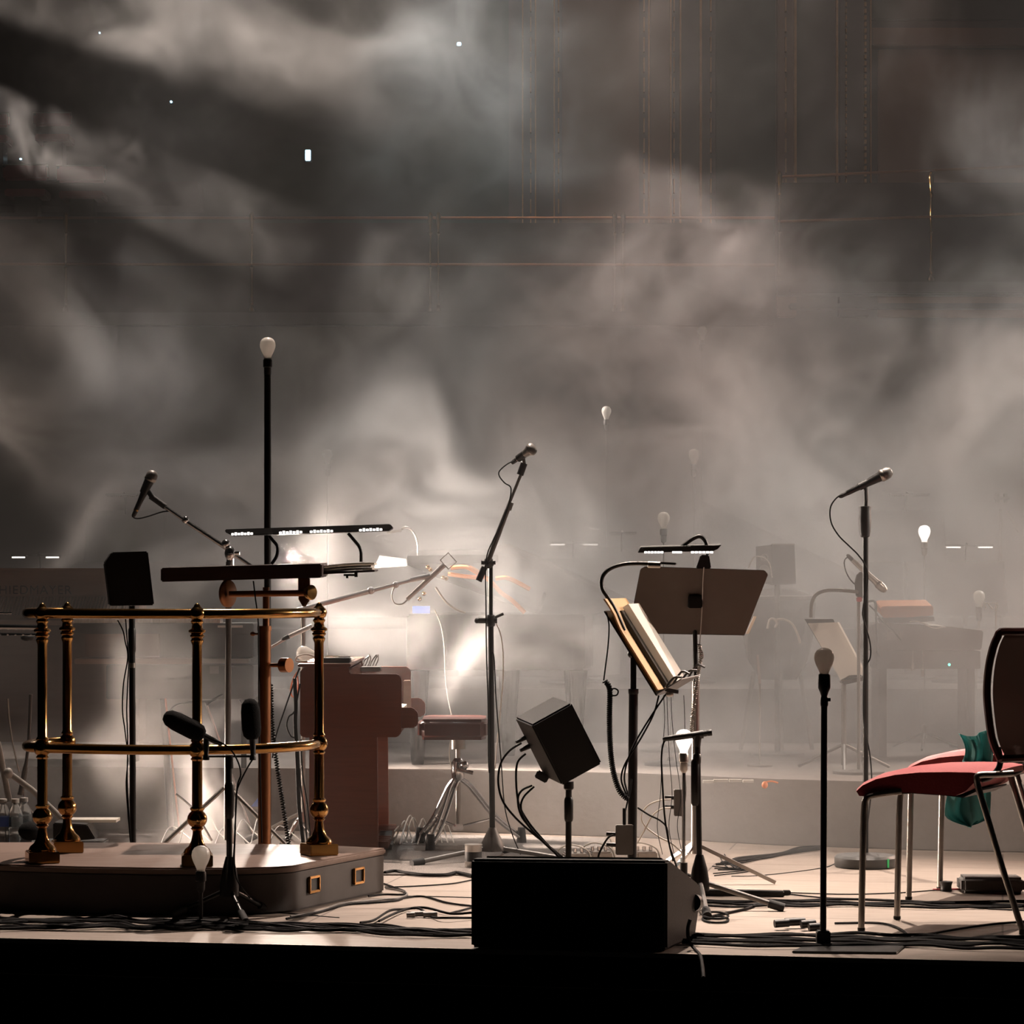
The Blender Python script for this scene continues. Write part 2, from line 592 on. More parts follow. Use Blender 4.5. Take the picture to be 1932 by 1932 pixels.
for px, wpx, kind in ((986, 2.2, 'plain'), (1001, 2, 'bead'), (1010, 2.4, 'plain'), (1045, 2.4, 'plain'), (1053, 2, 'bead'),
                      (1213, 2.2, 'bead'), (1222, 3, 'plain'), (1263, 3, 'plain'), (1269, 2, 'bead'), (1281, 3, 'plain'),
                      (1319, 4, 'plain'), (1338, 2.2, 'bead'), (1478, 2.6, 'bead'), (1496, 4.5, 'plain'),
                      (1574, 4, 'plain'), (1591, 2.5, 'dot'), (1627, 5, 'dot'), (1637, 2, 'plain')):
    gilt_strip(px, wpx, kind)


# balcony front with maroon cloth, rails and brass balusters
def balcony(x0, x1, d, rows, posts, ybot, label, drop):
    b = MB()
    xa, xb = wx(x0, d), wx(x1, d)
    b.box(((xa + xb) / 2, d + .2, (wz(rows[0][0], d) + wz(ybot, d)) / 2 - .02), (xb - xa, .1, wz(rows[0][0], d) - wz(ybot, d)))
    struct(b.build('wall_balcony', M['maroon']))
    t = thing('brass_balustrade', ((xa + xb) / 2, d, wz(ybot, d)), label, 'railing')
    for (ya, yb) in rows:
        r = MB()
        r.cyl((xa, d, wz(ya, d)), (xb, d, wz(yb, d)), .011, n=8)
        r.build('rail', M['old_brass'], t)
    for px in posts:
        r = MB()
        z0, z1 = wz(ybot, d), wz(rows[0][0], d)
        h = z1 - z0
        r.lathe((wx(px, d), d, z0), (0, 0, 1), [(.03, 0), (.03, .02), (.012, .05), (.022, .08), (.012, .11), (.010, h * .45), (.02, h * .47), (.010, h * .49), (.012, h * .8), (.02, h * .83), (.009, h * .86), (.022, h - .02), (.022, h + .02), (.005, h + .045)], 10)
        r.build('baluster', M['brass'], t)
    r = MB()
    r.box(((xa + xb) / 2, d + .12, wz(ybot, d) - drop / 2), (xb - xa, .14, drop))
    struct(r.build('trim_3', M['wall_plum'], bevel=.01))


balcony(-160, 1462, 21.6, [(411, 411), (498, 500)], [124, 475, 812, 827, 1160, 1176], 588, 'long brass balustrade of the choir balcony, left and middle of the hall', .1)
balcony(1468, 2100, 20.9, [(334, 306), (418, 398)], [1471, 1757], 530, 'brass balustrade of the nearer balcony, at the upper right', .1)
for y in (548, 577):
    b = MB()
    b.box((wx(1800, 20.8), 20.85, wz(y, 20.8)), (wx(2120, 20.8) - wx(1500, 20.8), .12, .04))
    struct(b.build('trim_4', M['wall_plum'], bevel=.01))

# red balcony seats
for k, (x0, x1, y0, y1, d, lab) in enumerate(((6, 92, 312, 341, 22.6, 'red balcony seat back nearest the left border, front row'),
                                              (108, 200, 314, 345, 22.6, 'red balcony seat back, right one of the front row pair'),
                                              (64, 136, 214, 238, 23.1, 'pale red balcony seat back in the higher row'),
                                              (-30, 18, 216, 240, 23.1, 'red balcony seat back in the higher row, cut by the left border'))):
    c = Vector((wx((x0 + x1) / 2, d), d, wz(y1, d)))
    t = thing('balcony_seat', c, lab, 'seat', 'red balcony seats')
    ww, hh = wx(x1, d) - wx(x0, d), wz(y0, d) - wz(y1, d)
    b = MB(); b.box(c + Vector((0, 0, hh / 2)), (ww, .07, hh)); b.build('backrest', M['redcloth'], t, .02)
    b = MB(); b.tube([c + Vector((-ww / 2, -.04, hh * .2)), c + Vector((-ww / 2, -.04, hh)), c + Vector((ww / 2, -.04, hh)), c + Vector((ww / 2, -.04, hh * .2))], .005, 6, 1); b.build('frame', M['steel'], t)
    b = MB(); b.box(c + Vector((0, .1, -.1)), (ww * .9, .3, .06)); b.build('seat', M['redcloth'], t, .01)
    b = MB(); b.box(c + Vector((0, .1, -.28)), (ww * .5, .2, .34))
    b.build('pedestal', M['blackmetal'], t)

b = MB(); b.box((wx(60, 22.7), 22.8, wz(342, 22.6) - .45 - .1), (3.4, .7, .2)); struct(b.build('floor_balcony', M['maroon']))
b = MB(); b.box((wx(40, 23.3), 23.35, wz(240, 23.1) - .45 - .1), (3.0, .5, .2)); struct(b.build('floor_balcony', M['maroon']))
# small lamps far up in the dark
for px, py, hw, hh, m, lab in ((581, 293, 5, 10, 'led_blue', 'small bright pale blue lamp on the dark rear wall'),
                               (866, 83, 4, 3, 'led_blue', 'tiny sparkling lamp high above the balcony middle'),
                               (188, 62, 1.6, 1.6, 'led_blue', 'pin-point lamp in the smoke at the upper left'),
                               (323, 192, 2, 2, 'led_blue', 'pin-point lamp in the dark shadow band'),
                               (39, 300, 2, 1.6, 'led_blue', 'pin-point lamp above the red balcony seats')):
    d = 23.45
    c = W(px, py, d)
    t = thing('pilot_lamp', c, lab, 'lamp')
    b = MB(); b.box(c + Vector((0, .03, 0)), (hw * 2 * d / F + .02, .04, hh * 2 * d / F + .02)); b.build('housing', M['black'], t, .004)
    b = MB(); b.box(c, (hw * 2 * d / F, .03, hh * 2 * d / F)); b.build('lens', M[m], t, .004)


# ---------------------------------------------------------------- stage smoke
# (px, py, d, half width px, half height px, half depth m, density 1/m)
PUFFS = [
    (1200, 465, 15.6, 110, 45, .6, .70), (1320, 515, 15.6, 150, 65, .7, .65), (1450, 545, 15.6, 130, 55, .7, .60), (1530, 600, 15.6, 90, 60, .6, .42),
    (1100, 405, 16.0, 60, 22, .4, .30),
    (1330, 640, 16.0, 280, 120, 1.1, .28), (740, 550, 15.2, 60, 24, .4, .8), (790, 610, 15.2, 60, 60, .5, .42), (920, 620, 15.8, 170, 110, .8, .24),
    (1050, 720, 16.0, 260, 150, 1.1, .24), (1240, 840, 15.2, 230, 150, 1.0, .85), (1500, 800, 16.0, 300, 180, 1.2, .30),
    (1800, 820, 16.0, 260, 210, 1.2, .30), (850, 900, 15.0, 230, 140, 1.0, .24), (1100, 1000, 14.8, 260, 140, 1.0, .30),
    (1450, 1020, 14.8, 280, 150, 1.0, .30), (1780, 1080, 15.0, 260, 180, 1.0, .30), (650, 985, 13.35, 150, 110, .40, .9), (640, 1000, 14.2, 160, 120, .5, .5),
    (770, 1080, 13.8, 150, 90, .5, .55), (880, 1285, 13.05, 150, 110, .32, 1.5), (870, 1200, 13.3, 170, 120, .4, .6), (1050, 1200, 14.0, 200, 140, .8, .36),
    (700, 1210, 13.3, 170, 90, .5, .34), (1350, 1350, 14.0, 260, 160, .8, .22), (1700, 1350, 14.0, 300, 180, .9, .26),
    (1080, 1450, 13.4, 180, 120, .5, .22), (380, 790, 15.0, 130, 110, .7, .50), (180, 620, 15.5, 200, 120, .9, .26),
    (0, 560, 15.5, 100, 120, .7, 1.1), (480, 680, 15.5, 160, 100, .8, .18), (330, 560, 16.0, 220, 80, .8, .10),
    (620, 760, 15.5, 100, 110, .8, .16), (105, 1280, 12.65, 110, 100, .3, .75), (60, 1380, 12.7, 90, 60, .3, .45),
    (255, 1495, 12.3, 110, 80, .3, 3.2), (350, 1440, 12.5, 90, 50, .25, 1.6), (230, 1560, 12.3, 80, 36, .25, .9),
    (430, 1200, 13.2, 120, 70, .4, .40), (1860, 320, 16.0, 80, 100, .7, .60), (1910, 450, 16.0, 120, 80, .8, .45),
    (1900, 620, 16.0, 150, 90, .8, .22), (250, 60, 19.0, 300, 90, 1.0, .40), (520, 140, 19.0, 260, 90, 1.0, .36),
    (760, 180, 19.0, 240, 110, 1.0, .30), (860, 20, 18.5, 200, 60, 1.0, .34), (40, 235, 18.8, 150, 60, .9, .85),
    (300, 330, 18.5, 300, 80, 1.0, .08), (1000, 130, 18.5, 180, 120, 1.0, .12), (1120, 250, 18.5, 180, 180, 1.0, .05),
    (1380, 50, 18.5, 110, 70, .8, .16), (1600, 10, 18.5, 100, 50, .8, .14),
    (640, 330, 18.0, 300, 80, 1.0, .08),
]
HAZE = 0.011
LOW = 0.21


def make_smoke(nx=264, ny=112, nz=180):
    lo = np.array([-4.1, 11.3, 0.02]); hi = np.array([4.1, 20.6, 5.7])
    rng = np.random.default_rng(11)

    def interp(n_from, n_to):
        t = np.linspace(0, n_from - 1, n_to)
        i = np.minimum(t.astype(int), n_from - 2)
        f = t - i
        f = f * f * (3 - 2 * f)
        m = np.zeros((n_to, n_from), np.float32)
        m[np.arange(n_to), i] = 1 - f
        m[np.arange(n_to), i + 1] = f
        return m

    def lin(n_from, n_to):
        t = np.linspace(0, n_from - 1, n_to)
        i = np.minimum(t.astype(int), n_from - 2)
        f = t - i
        m = np.zeros((n_to, n_from), np.float32)
        m[np.arange(n_to), i] = 1 - f
        m[np.arange(n_to), i + 1] = f
        return m

    def up(a, shape, fn=lin):
        for ax in range(3):
            a = np.moveaxis(np.tensordot(fn(a.shape[ax], shape[ax]), a, axes=(1, ax)), 0, ax)
        return a.astype(np.float32)

    size = hi - lo

    def noise(cell, shape):
        n = [max(2, int(math.ceil(s / cell)) + 1) for s in size]
        return up(rng.standard_normal(n).astype(np.float32), shape, interp)

    hs = (nx // 2, ny // 2, nz // 2)
    sp = [size[k] / (hs[k] - 1) for k in range(3)]
    # turbulent velocity: curl of a random vector potential, three scales
    vel = [0, 0, 0]
    for cell, amp in ((1.5, .65), (0.6, 0.50), (0.28, 0.30), (0.15, 0.14)):
        p = [noise(cell, hs) * amp * cell for _ in range(3)]
        d = lambda a, ax: np.gradient(a, sp[ax], axis=ax)
        vel[0] = vel[0] + d(p[2], 1) - d(p[1], 2)
        vel[1] = vel[1] + d(p[0], 2) - d(p[2], 0)
        vel[2] = vel[2] + d(p[1], 0) - d(p[0], 1)
    vel = [v.astype(np.float32) for v in vel]

    def tri(arrs, q, shape):
        i0, fr = [], []
        for k in range(3):
            t = np.clip((q[k] - lo[k]) / size[k] * (shape[k] - 1), 0, shape[k] - 1.001).astype(np.float32)
            i = t.astype(np.int32)
            i0.append(i); fr.append(t - i)
        b = (i0[0] * shape[1] + i0[1]) * shape[2] + i0[2]
        out = [0] * len(arrs)
        fl = [a.ravel() for a in arrs]
        for dx in (0, 1):
            for dy in (0, 1):
                for dz in (0, 1):
                    wgt = ((fr[0] if dx else 1 - fr[0]) * (fr[1] if dy else 1 - fr[1]) * (fr[2] if dz else 1 - fr[2]))
                    j = b + (dx * shape[1] + dy) * shape[2] + dz
                    for n, a in enumerate(fl):
                        out[n] = out[n] + wgt * a[j]
        return out

    g = np.meshgrid(*[np.linspace(lo[k], hi[k], hs[k], dtype=np.float32) for k in range(3)], indexing='ij')
    q = [a.copy() for a in g]
    steps, reach = 9, 0.30
    for _ in range(steps):
        v = tri(vel, q, hs)
        for k in range(3):
            q[k] = q[k] - v[k] * (reach / steps)
    dens = np.zeros(hs, np.float32)
    fh = 0
    for cell, amp in ((0.5, 1.0), (0.25, 0.6), (0.14, .35)):
        n = [max(2, int(math.ceil(s / cell)) + 1) * 2 for s in size]
        lat = noise(cell, n)
        fh = fh + amp * tri([lat], q, lat.shape)[0]
    fh = fh * .22
    for (px, py, dd, rx, ry, rd, den) in PUFFS:
        c = W(px, py, dd)
        sx, sz = rx * dd / F, ry * dd / F
        qq = q if dd > 13.95 else [g[k] + (q[k] - g[k]) * .55 for k in range(3)]
        r2 = ((qq[0] - c.x) / sx) ** 2 + ((qq[1] - c.y) / rd) ** 2 + ((qq[2] - c.z) / sz) ** 2
        dens += den * 0.9 / (1 + np.exp(np.clip(7.0 * (np.sqrt(r2) + fh - 1.0), -30, 30)))
    shape = (nx, ny, nz)
    Q = [up(a, shape) for a in q]
    D = up(dens, shape)
    fb = 0
    tot = 0
    for cell, amp in ((0.55, 1.0), (0.27, 0.8), (0.13, 0.6), (0.07, .4)):
        n = [max(2, int(math.ceil(s / cell)) + 1) for s in size]
        lat = noise(cell, [m * 2 for m in n])
        fb = fb + amp * tri([lat], Q, lat.shape)[0]
        tot += amp * amp
    fb = fb / math.sqrt(tot)
    mod = np.clip(0.90 + 1.0 * fb, 0.05, 3.2)
    zz = np.linspace(lo[2], hi[2], nz, dtype=np.float32)
    low = LOW / (1 + np.exp((zz - 1.35) / .38))
    xx = np.linspace(lo[0], hi[0], nx, dtype=np.float32)
    low = low[None, None, :] * (.32 + .68 * np.clip((xx + 1.3) / 1.1, 0, 1))[:, None, None]
    yy = np.linspace(lo[1], hi[1], ny, dtype=np.float32)
    st = 12.9 - 1.45 * np.clip((xx + .2) / 1.0, 0, 1)
    low = low * (.06 + .94 * np.clip((yy[None, :] - st[:, None]) / 1.0, 0, 1))[:, :, None]
    D = D * mod + (HAZE + low) * np.clip(1 + .30 * fb, .3, 2)
    # fade out towards the sides of the box so that no face shows
    e = np.linspace(lo[1], hi[1], ny, dtype=np.float32)
    fade = np.clip((e - lo[1]) / 0.35, 0, 1) * np.clip((hi[1] - e) / 0.5, 0, 1)
    D *= fade[None, :, None]
    return D.astype(np.float32), lo, hi


def build_smoke():
    t0 = time.time()
    D, lo, hi = make_smoke()
    nx, ny, nz = D.shape
    me = bpy.data.meshes.new('stage_smoke')
    me.vertices.add(D.size)
    at = me.attributes.new('density', 'FLOAT', 'POINT')
    at.data.foreach_set('value', D.ravel())
    o = bpy.data.objects.new('stage_smoke', me)
    COL.objects.link(o)
    ng = bpy.data.node_groups.new('smoke_grid', 'GeometryNodeTree')
    ng.interface.new_socket('Geometry', in_out='INPUT', socket_type='NodeSocketGeometry')
    ng.interface.new_socket('Geometry', in_out='OUTPUT', socket_type='NodeSocketGeometry')
    N, L = ng.nodes, ng.links
    gi, go = N.new('NodeGroupInput'), N.new('NodeGroupOutput')
    pos, sep = N.new('GeometryNodeInputPosition'), N.new('ShaderNodeSeparateXYZ')
    L.new(pos.outputs[0], sep.inputs[0])

    def idx(k, n):
        a = N.new('ShaderNodeMath'); a.operation = 'SUBTRACT'; a.inputs[1].default_value = float(lo[k])
        L.new(sep.outputs[k], a.inputs[0])
        b = N.new('ShaderNodeMath'); b.operation = 'MULTIPLY'; b.inputs[1].default_value = (n - 1) / float(hi[k] - lo[k])
        L.new(a.outputs[0], b.inputs[0])
        c = N.new('FunctionNodeFloatToInt'); c.rounding_mode = 'ROUND'
        L.new(b.outputs[0], c.inputs[0])
        return c.outputs[0]

    def im(op, a, b):
        m = N.new('FunctionNodeIntegerMath'); m.operation = op
        L.new(a, m.inputs[0])
        if isinstance(b, int):
            m.inputs[1].default_value = b
        else:
            L.new(b, m.inputs[1])
        return m.outputs[0]
    i, j, k = idx(0, nx), idx(1, ny), idx(2, nz)
    ii = im('ADD', im('MULTIPLY', im('ADD', im('MULTIPLY', i, ny), j), nz), k)
    na = N.new('GeometryNodeInputNamedAttribute'); na.data_type = 'FLOAT'; na.inputs[0].default_value = 'density'
    si = N.new('GeometryNodeSampleIndex'); si.data_type = 'FLOAT'; si.domain = 'POINT'; si.clamp = True
    L.new(gi.outputs[0], si.inputs[0])
    L.new(na.outputs[0], si.inputs[1])
    L.new(ii, si.inputs[2])
    vc = N.new('GeometryNodeVolumeCube')
    L.new(si.outputs[0], vc.inputs['Density'])
    vc.inputs['Background'].default_value = 0.0
    vc.inputs['Min'].default_value = tuple(float(v) for v in lo)
    vc.inputs['Max'].default_value = tuple(float(v) for v in hi)
    vc.inputs['Resolution X'].default_value = nx
    vc.inputs['Resolution Y'].default_value = ny
    vc.inputs['Resolution Z'].default_value = nz
    sm = N.new('GeometryNodeSetMaterial')
    L.new(vc.outputs[0], sm.inputs[0])
    L.new(sm.outputs[0], go.inputs[0])
    m = bpy.data.materials.new('smoke')
    m.use_nodes = True
    nt = m.node_tree
    nt.nodes.clear()
    out = nt.nodes.new('ShaderNodeOutputMaterial')
    pv = nt.nodes.new('ShaderNodeVolumePrincipled')
    pv.inputs['Color'].default_value = (0.93, 0.93, 0.93, 1)
    pv.inputs['Density'].default_value = 1.0
    pv.inputs['Anisotropy'].default_value = 0.25
    nt.links.new(pv.outputs[0], out.inputs['Volume'])
    sm.inputs['Material'].default_value = m
    me.materials.append(m)
    md = o.modifiers.new('smoke_grid', 'NODES')
    md.node_group = ng
    o['kind'] = 'stuff'
    o['label'] = 'pale theatrical smoke drifting over the back of the stage'
    o['category'] = 'smoke'
    print('smoke', D.shape, round(time.time() - t0, 1), 's')
    return o


build_smoke()


# ---------------------------------------------------------------- conductor's podium
PZ = .17
pts = [G(x, y, PZ) for x, y in ((-260, 1612), (-100, 1624), (0, 1630), (150, 1634.5), (300, 1637), (450, 1637), (520, 1635), (552, 1632.5), (575, 1628), (725, 1600), (600, 1594), (300, 1590), (100, 1589), (-260, 1590))]
pod = thing('conductor_podium', (-1.4, 10.4, 0), 'low dark wooden podium with two square recessed handles in its side', 'podium')
b = MB(); b.poly([p - Vector((0, 0, .022)) for p in pts], (0, 0, -(PZ - .024)))
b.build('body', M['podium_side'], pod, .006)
cen = sum(pts, Vector()) / len(pts)
b = MB(); b.poly([p + (p - cen).normalized() * .008 for p in pts], (0, 0, -.024))
b.build('top', M['podium'], pod, .006)
# recessed handles on the right-hand side face
sa, sb = pts[8], pts[9]
sd = (sb - sa); sd.z = 0
sn = Vector((sd.y, -sd.x, 0)).normalized()
su = sd.normalized()
for px, py in ((590, 1668), (674, 1652)):
    k = (px - 966.0) / F                       # meet the view ray with the side plane
    t_ = (k * sa.y - sa.x) / (sd.x - k * sd.y)
    p = sa + sd * t_
    p.z = EYE - (py - HOR) / F * p.y
    p += sn * .002
    fr = MB()
    hw, hh, w_ = .040, .031, .009
    for a, c_, s_ in ((0, 1, (2 * hw, w_)), (0, -1, (2 * hw, w_)), (1, 0, (w_, 2 * hh)), (-1, 0, (w_, 2 * hh))):
        o_ = p + su * (a * (hw - w_ / 2)) + Vector((0, 0, c_ * (hh - w_ / 2)))
        fr.para(o_ - su * s_[0] / 2 - Vector((0, 0, s_[1] / 2)), su * s_[0], Vector((0, 0, s_[1])), sn * .010)
    h = fr.build('handle', M['brass'], pod, .002)
    h['label'] = 'square brass-rimmed handle recess'
    q = MB()
    q.para(p - su * (hw - w_) - Vector((0, 0, hh - w_)), su * 2 * (hw - w_), Vector((0, 0, 2 * (hh - w_))), sn * .002)
    q.build('recess', M['black'], h)

# brass rail round the podium
def on_pod(x, d):
    return Vector(((x - 966.0) / F * d, d, PZ))


rail = thing('podium_rail', (-1.3, 10.3, PZ), 'polished brass two-bar safety rail curving round the podium', 'railing')
POST = [(.048, .042), (.050, .048), (.044, .060), (.030, .072), (.021, .092), (.017, .112), (.016, .126), (.024, .134), (.019, .139), (.028, .146), (.0345, .157), (.0365, .168), (.0345, .179), (.028, .190), (.021, .197), (.026, .203), (.026, .208), (.019, .213),
        (.0185, .378), (.024, .384), (.019, .392), (.026, .398), (.031, .408), (.0325, .418), (.031, .428), (.026, .437), (.019, .444), (.024, .450), (.018, .460),
        (.0175, .795), (.024, .812), (.019, .820), (.026, .827), (.026, .832), (.021, .836), (.031, .843), (.031, .850), (.020, .857), (.018, .870), (.024, .880), (.018, .888), (.027, .897), (.0305, .909), (.027, .921), (.018, .930), (.012, .936), (.010, .942), (.002, .948)]
for x, d, rot in ((80, 10.16, .30), (127, 10.56, .25), (372, 10.045, .12), (602, 10.45, .45)):
    c = on_pod(x, d)
    b = MB(); b.lathe(c, (0, 0, 1), POST, 28)
    po = b.build('post', M['brass'], rail)
    b = MB(); b.box(c + Vector((0, 0, .021)), (.112, .112, .042), rot); b.build('plinth', M['brass'], po, .003)
RP = [(-.725, 10.45), (-.765, 10.29), (-.90, 10.13), (-1.137, 10.045), (-1.42, 10.06), (-1.715, 10.16), (-1.785, 10.25), (-1.795, 10.38), (-1.76, 10.50), (-1.688, 10.56)]
for h, nm in ((.909, 'handrail'), (.418, 'lower_rail')):
    b = MB(); b.tube([(x, y, PZ + h) for x, y in RP], .0185, 12, 6); b.build(nm, M['brass'], rail)

# ---------------------------------------------------------------- conductor's desk
D = 11.05
dk = thing('conductor_desk', W(499, HOR + F * EYE / D, D), 'conductor desk with dark wooden tray on a brass telescopic column', 'music desk')
b = MB(); b.cyl((W(499, 1300, D).x, D, .03), W(499, 1182, D), .0255, n=18)
b.cyl(W(499, 1190, D), W(499, 1181, D), .0285, n=18)
b.build('column', M['old_brass'], dk)
b = MB(); b.lathe(dk.location, (0, 0, 1), [(.19, 0), (.19, .012), (.15, .02), (.05, .03), (.035, .06), (.028, .075)], 24); b.build('base', M['old_brass'], dk)
b = MB(); b.cyl(W(502, 1190, D), W(502, 1108, D), .0135, n=14); b.build('inner_tube', M['old_brass'], dk)
b = MB(); b.cyl(W(509, 1255, D), W(534, 1255, D), .008); b.cyl(W(532, 1255, D - .01), W(546, 1255, D - .03), .029, n=18); b.build('clamp_knob', M['old_brass'], dk, 0)
b = MB(); b.cyl(W(488, 1196, D), W(480, 1196, D), .004); b.ball(W(477, 1196, D), .009, 1.2, axis=(1, 0, 0)); b.build('thumb_screw', M['old_brass'], dk)
b = MB(); b.cyl(W(432, 1121, D - .03), W(575, 1119, D - .03), .0125, n=14); b.build('crossbar', M['old_brass'], dk)
b = MB(); b.lathe(W(427, 1120, D), (.86, -.5, 0), [(.050, 0), (.055, .003), (.055, .012), (.050, .016)], 28); b.para(W(421, 1100, D), (.022, 0, 0), (0, .02, 0), (0, 0, .03))
br1 = b.build('bracket', M['old_brass'], dk)
b = MB()
o = W(576, 1112, D)
b.poly([o + Vector((-.028, -.02, .055)), o + Vector((.018, -.02, .05)), o + Vector((.020, -.02, -.04)), o + Vector((-.004, -.02, -.075)), o + Vector((-.026, -.02, -.04))], (0, .04, 0))
br2 = b.build('bracket', M['old_brass'], dk, .006)
b = MB(); b.lathe(W(578, 1118, D - .04), (.75, -.66, 0), [(.012, 0), (.012, .01), (.027, .012), (.030, .018), (.030, .030), (.026, .034), (.008, .035)], 24); b.build('bracket_knob', M['brass'], dk)
b = MB(); b.para(W(303, 1098, 10.9), W(607, 1090, 10.9) - W(303, 1098, 10.9), Vector((0, .36, .006)), Vector((0, 0, .055)))
b.build('tray', M['desk'], dk, .005)
b = MB(); b.para(W(600, 1084, 11.0), W(707, 1079, 11.0) - W(600, 1084, 11.0), Vector((0, .28, .004)), Vector((0, 0, .007)))
b.build('side_shelf', M['desk'], dk, .002)
b = MB(); b.box(W(661, 1085, 11.1), (.05, .06, .008)); b.cyl(W(655, 1084, 11.08), W(655, 1091, 11.08), .005); b.box(W(672, 1084, 11.08), (.012, .04, .02)); b.build('shelf_clamp', M['blackmetal'], dk)
# scores on the side shelf
for k, (x0, x1, y0, y1, z_) in enumerate(((609, 702, 1080, 1076, 0), (610, 700, 1075, 1071, .25), (609, 706, 1070.5, 1064, .5))):
    c = thing('sheet_music', W(655, y0, 11.1), ('bottom score on the shelf at the right end of the conductor desk', 'middle score in the pile at the right end of the conductor desk', 'topmost white score on the shelf at the end of the conductor desk')[k], 'sheet music', 'scores on the conductor desk')
    b = MB()
    a0 = W(x0, y0 + .6, 11.03)
    b.grid(lambda u, v, a0=a0: a0 + Vector((u * (x1 - x0) / F * 11.03, v * .22, .004 * math.sin(u * 3) + u * .012)), 8, 2, (0, 0, .0075))
    b.build('pages', M['paper'], c)
# lamp bar of the conductor desk
lb = thing('desk_lamp', W(580, 1062, 11.06), 'long black lamp bar on two bent necks above the conductor desk', 'lamp')
a0, a1 = W(424, 1009, 11.02), W(736, 999, 11.02)
u = a1 - a0
b = MB()
up_, bk = Vector((0, .012, .022)), Vector((0, .075, -.012))
b.poly([a0 + up_ * .5, a0 + up_, a1 + up_, a1 + up_ * .3 + u.normalized() * .012, a1 - up_ * .2 - u.normalized() * .006, a0 - up_ * .2 + u.normalized() * .03], (0, .07, -.002))
lb_bar = b.build('lamp_bar', M['blackmetal'], lb, .003)
for i, (x0, x1) in enumerate(((436, 478), (526, 571), (584, 629), (677, 722))):
    f0, f1 = (x0 - 424) / 312, (x1 - 424) / 312
    b = MB()
    n = 7
    for q in range(n):
        p = a0 + u * (f0 + (f1 - f0) * (q + .5) / n) + Vector((0, -.0035, .001 + .001 * (q % 2)))
        b.box(p, (u.length * (f1 - f0) / n * .72, .004, .0085 + .003 * (q % 2)))
    b.build('led_strip', M['led'], lb_bar)
for P in (((508, 1012), (516, 1021), (523, 1030), (523.5, 1042), (520, 1053), (512, 1064)), ((657, 1006), (667, 1018), (677, 1030), (681, 1042), (681, 1060))):
    b = MB(); b.tube([W(x, y, 11.06) for x, y in P], .0065, 10, 5); b.build('gooseneck', M['blackmetal'], lb)
# thin cable hanging below the desk
tag((lambda b: b.build('lamp_cable', M['cable']))(MB().tube([W(x, y, 10.99) for x, y in ((478, 1096), (482, 1130), (487, 1170), (488, 1230), (489, 1330), (491, 1450), (494, 1590))], .003, 6, 5)), 'thin black cable hanging straight down behind the brass column', 'cable')
# coiled cable behind the rail at the column's right
cc = MB(); cc.helix([W(x, y, 11.3) for x, y in ((511, 1290), (514, 1370), (522, 1440), (531, 1500), (540, 1560), (547, 1605))], .0075, .0028, 64)
tag(cc.build('coiled_cable', M['cable']), 'long black spiral cable hanging to the right of the brass column', 'cable')


# ---------------------------------------------------------------- light bulbs on stands
BULB = [(.014, 0), (.015, .012), (.019, .022), (.026, .036), (.0315, .052), (.0325, .062), (.0305, .075), (.024, .086), (.013, .0925), (.001, .0945)]


def bulb(base, label, m='opal', s=1.0, axis=(0, 0, 1), group=None):
    t = thing('light_bulb', base, label, 'light bulb', group)
    b = MB(); b.lathe(base, axis, [(r * s, (h - .004) * s) for r, h in BULB], 20); b.build('globe', M[m], t)
    b = MB(); b.lathe(base, axis, [(.012 * s, -.012 * s), (.0135 * s, 0), (.0135 * s, .006 * s)], 12); b.build('collar', M['steel'], t)
    return t


def bulb_stand(px, ytop, d, label_s, label_b, floor=0.0, rpole=.007, kind='plate', polem='blackmetal', m='opal', group=None, s=1.0, lean=0):
    """bulb centre at (px, ytop)"""
    c = W(px, ytop, d)
    zb = c.z - .056 * s
    base = Vector((c.x + lean, c.y, floor))
    t = thing('bulb_stand', base, label_s, 'stand', group)
    b = MB(); b.tube([Vector((c.x, c.y, zb - .05)), Vector((c.x + lean * .2, c.y, zb - .3 * (zb - floor))), base + Vector((0, 0, .01))], rpole, 10, 3); b.build('pole', M[polem], t)
    b = MB(); b.lathe((c.x, c.y, zb - .075 * s), (0, 0, 1), [(rpole * 1.1, 0), (.011 * s, .005), (.015 * s, .012), (.0155 * s, .04 * s), (.019 * s, .043 * s), (.019 * s, .07 * s), (.016 * s, .075 * s)], 14); b.build('socket', M['black'] if polem != 'chrome' else M['steel'], t)
    b = MB()
    if kind == 'plate':
        b.box(base + Vector((0, 0, .006)), (.19, .17, .012), .2)
    elif kind == 'round':
        b.lathe(base, (0, 0, 1), [(.13, 0), (.13, .012), (.11, .018), (.02, .022), (.012, .04)], 24)
    else:
        for a in (0.3, 2.4, 4.5):
            b.tube([base + Vector((0, 0, .09)), base + Vector((.2 * math.cos(a), .2 * math.sin(a), .008))], .006, 6, 1)
        b.cyl(base + Vector((0, 0, .06)), base + Vector((0, 0, .13)), .015)
    b.build('base', M['blackmetal'], t, .002 if kind == 'plate' else 0)
    bulb(Vector((c.x, c.y, zb)), label_b, m, s, group=None)
    return t


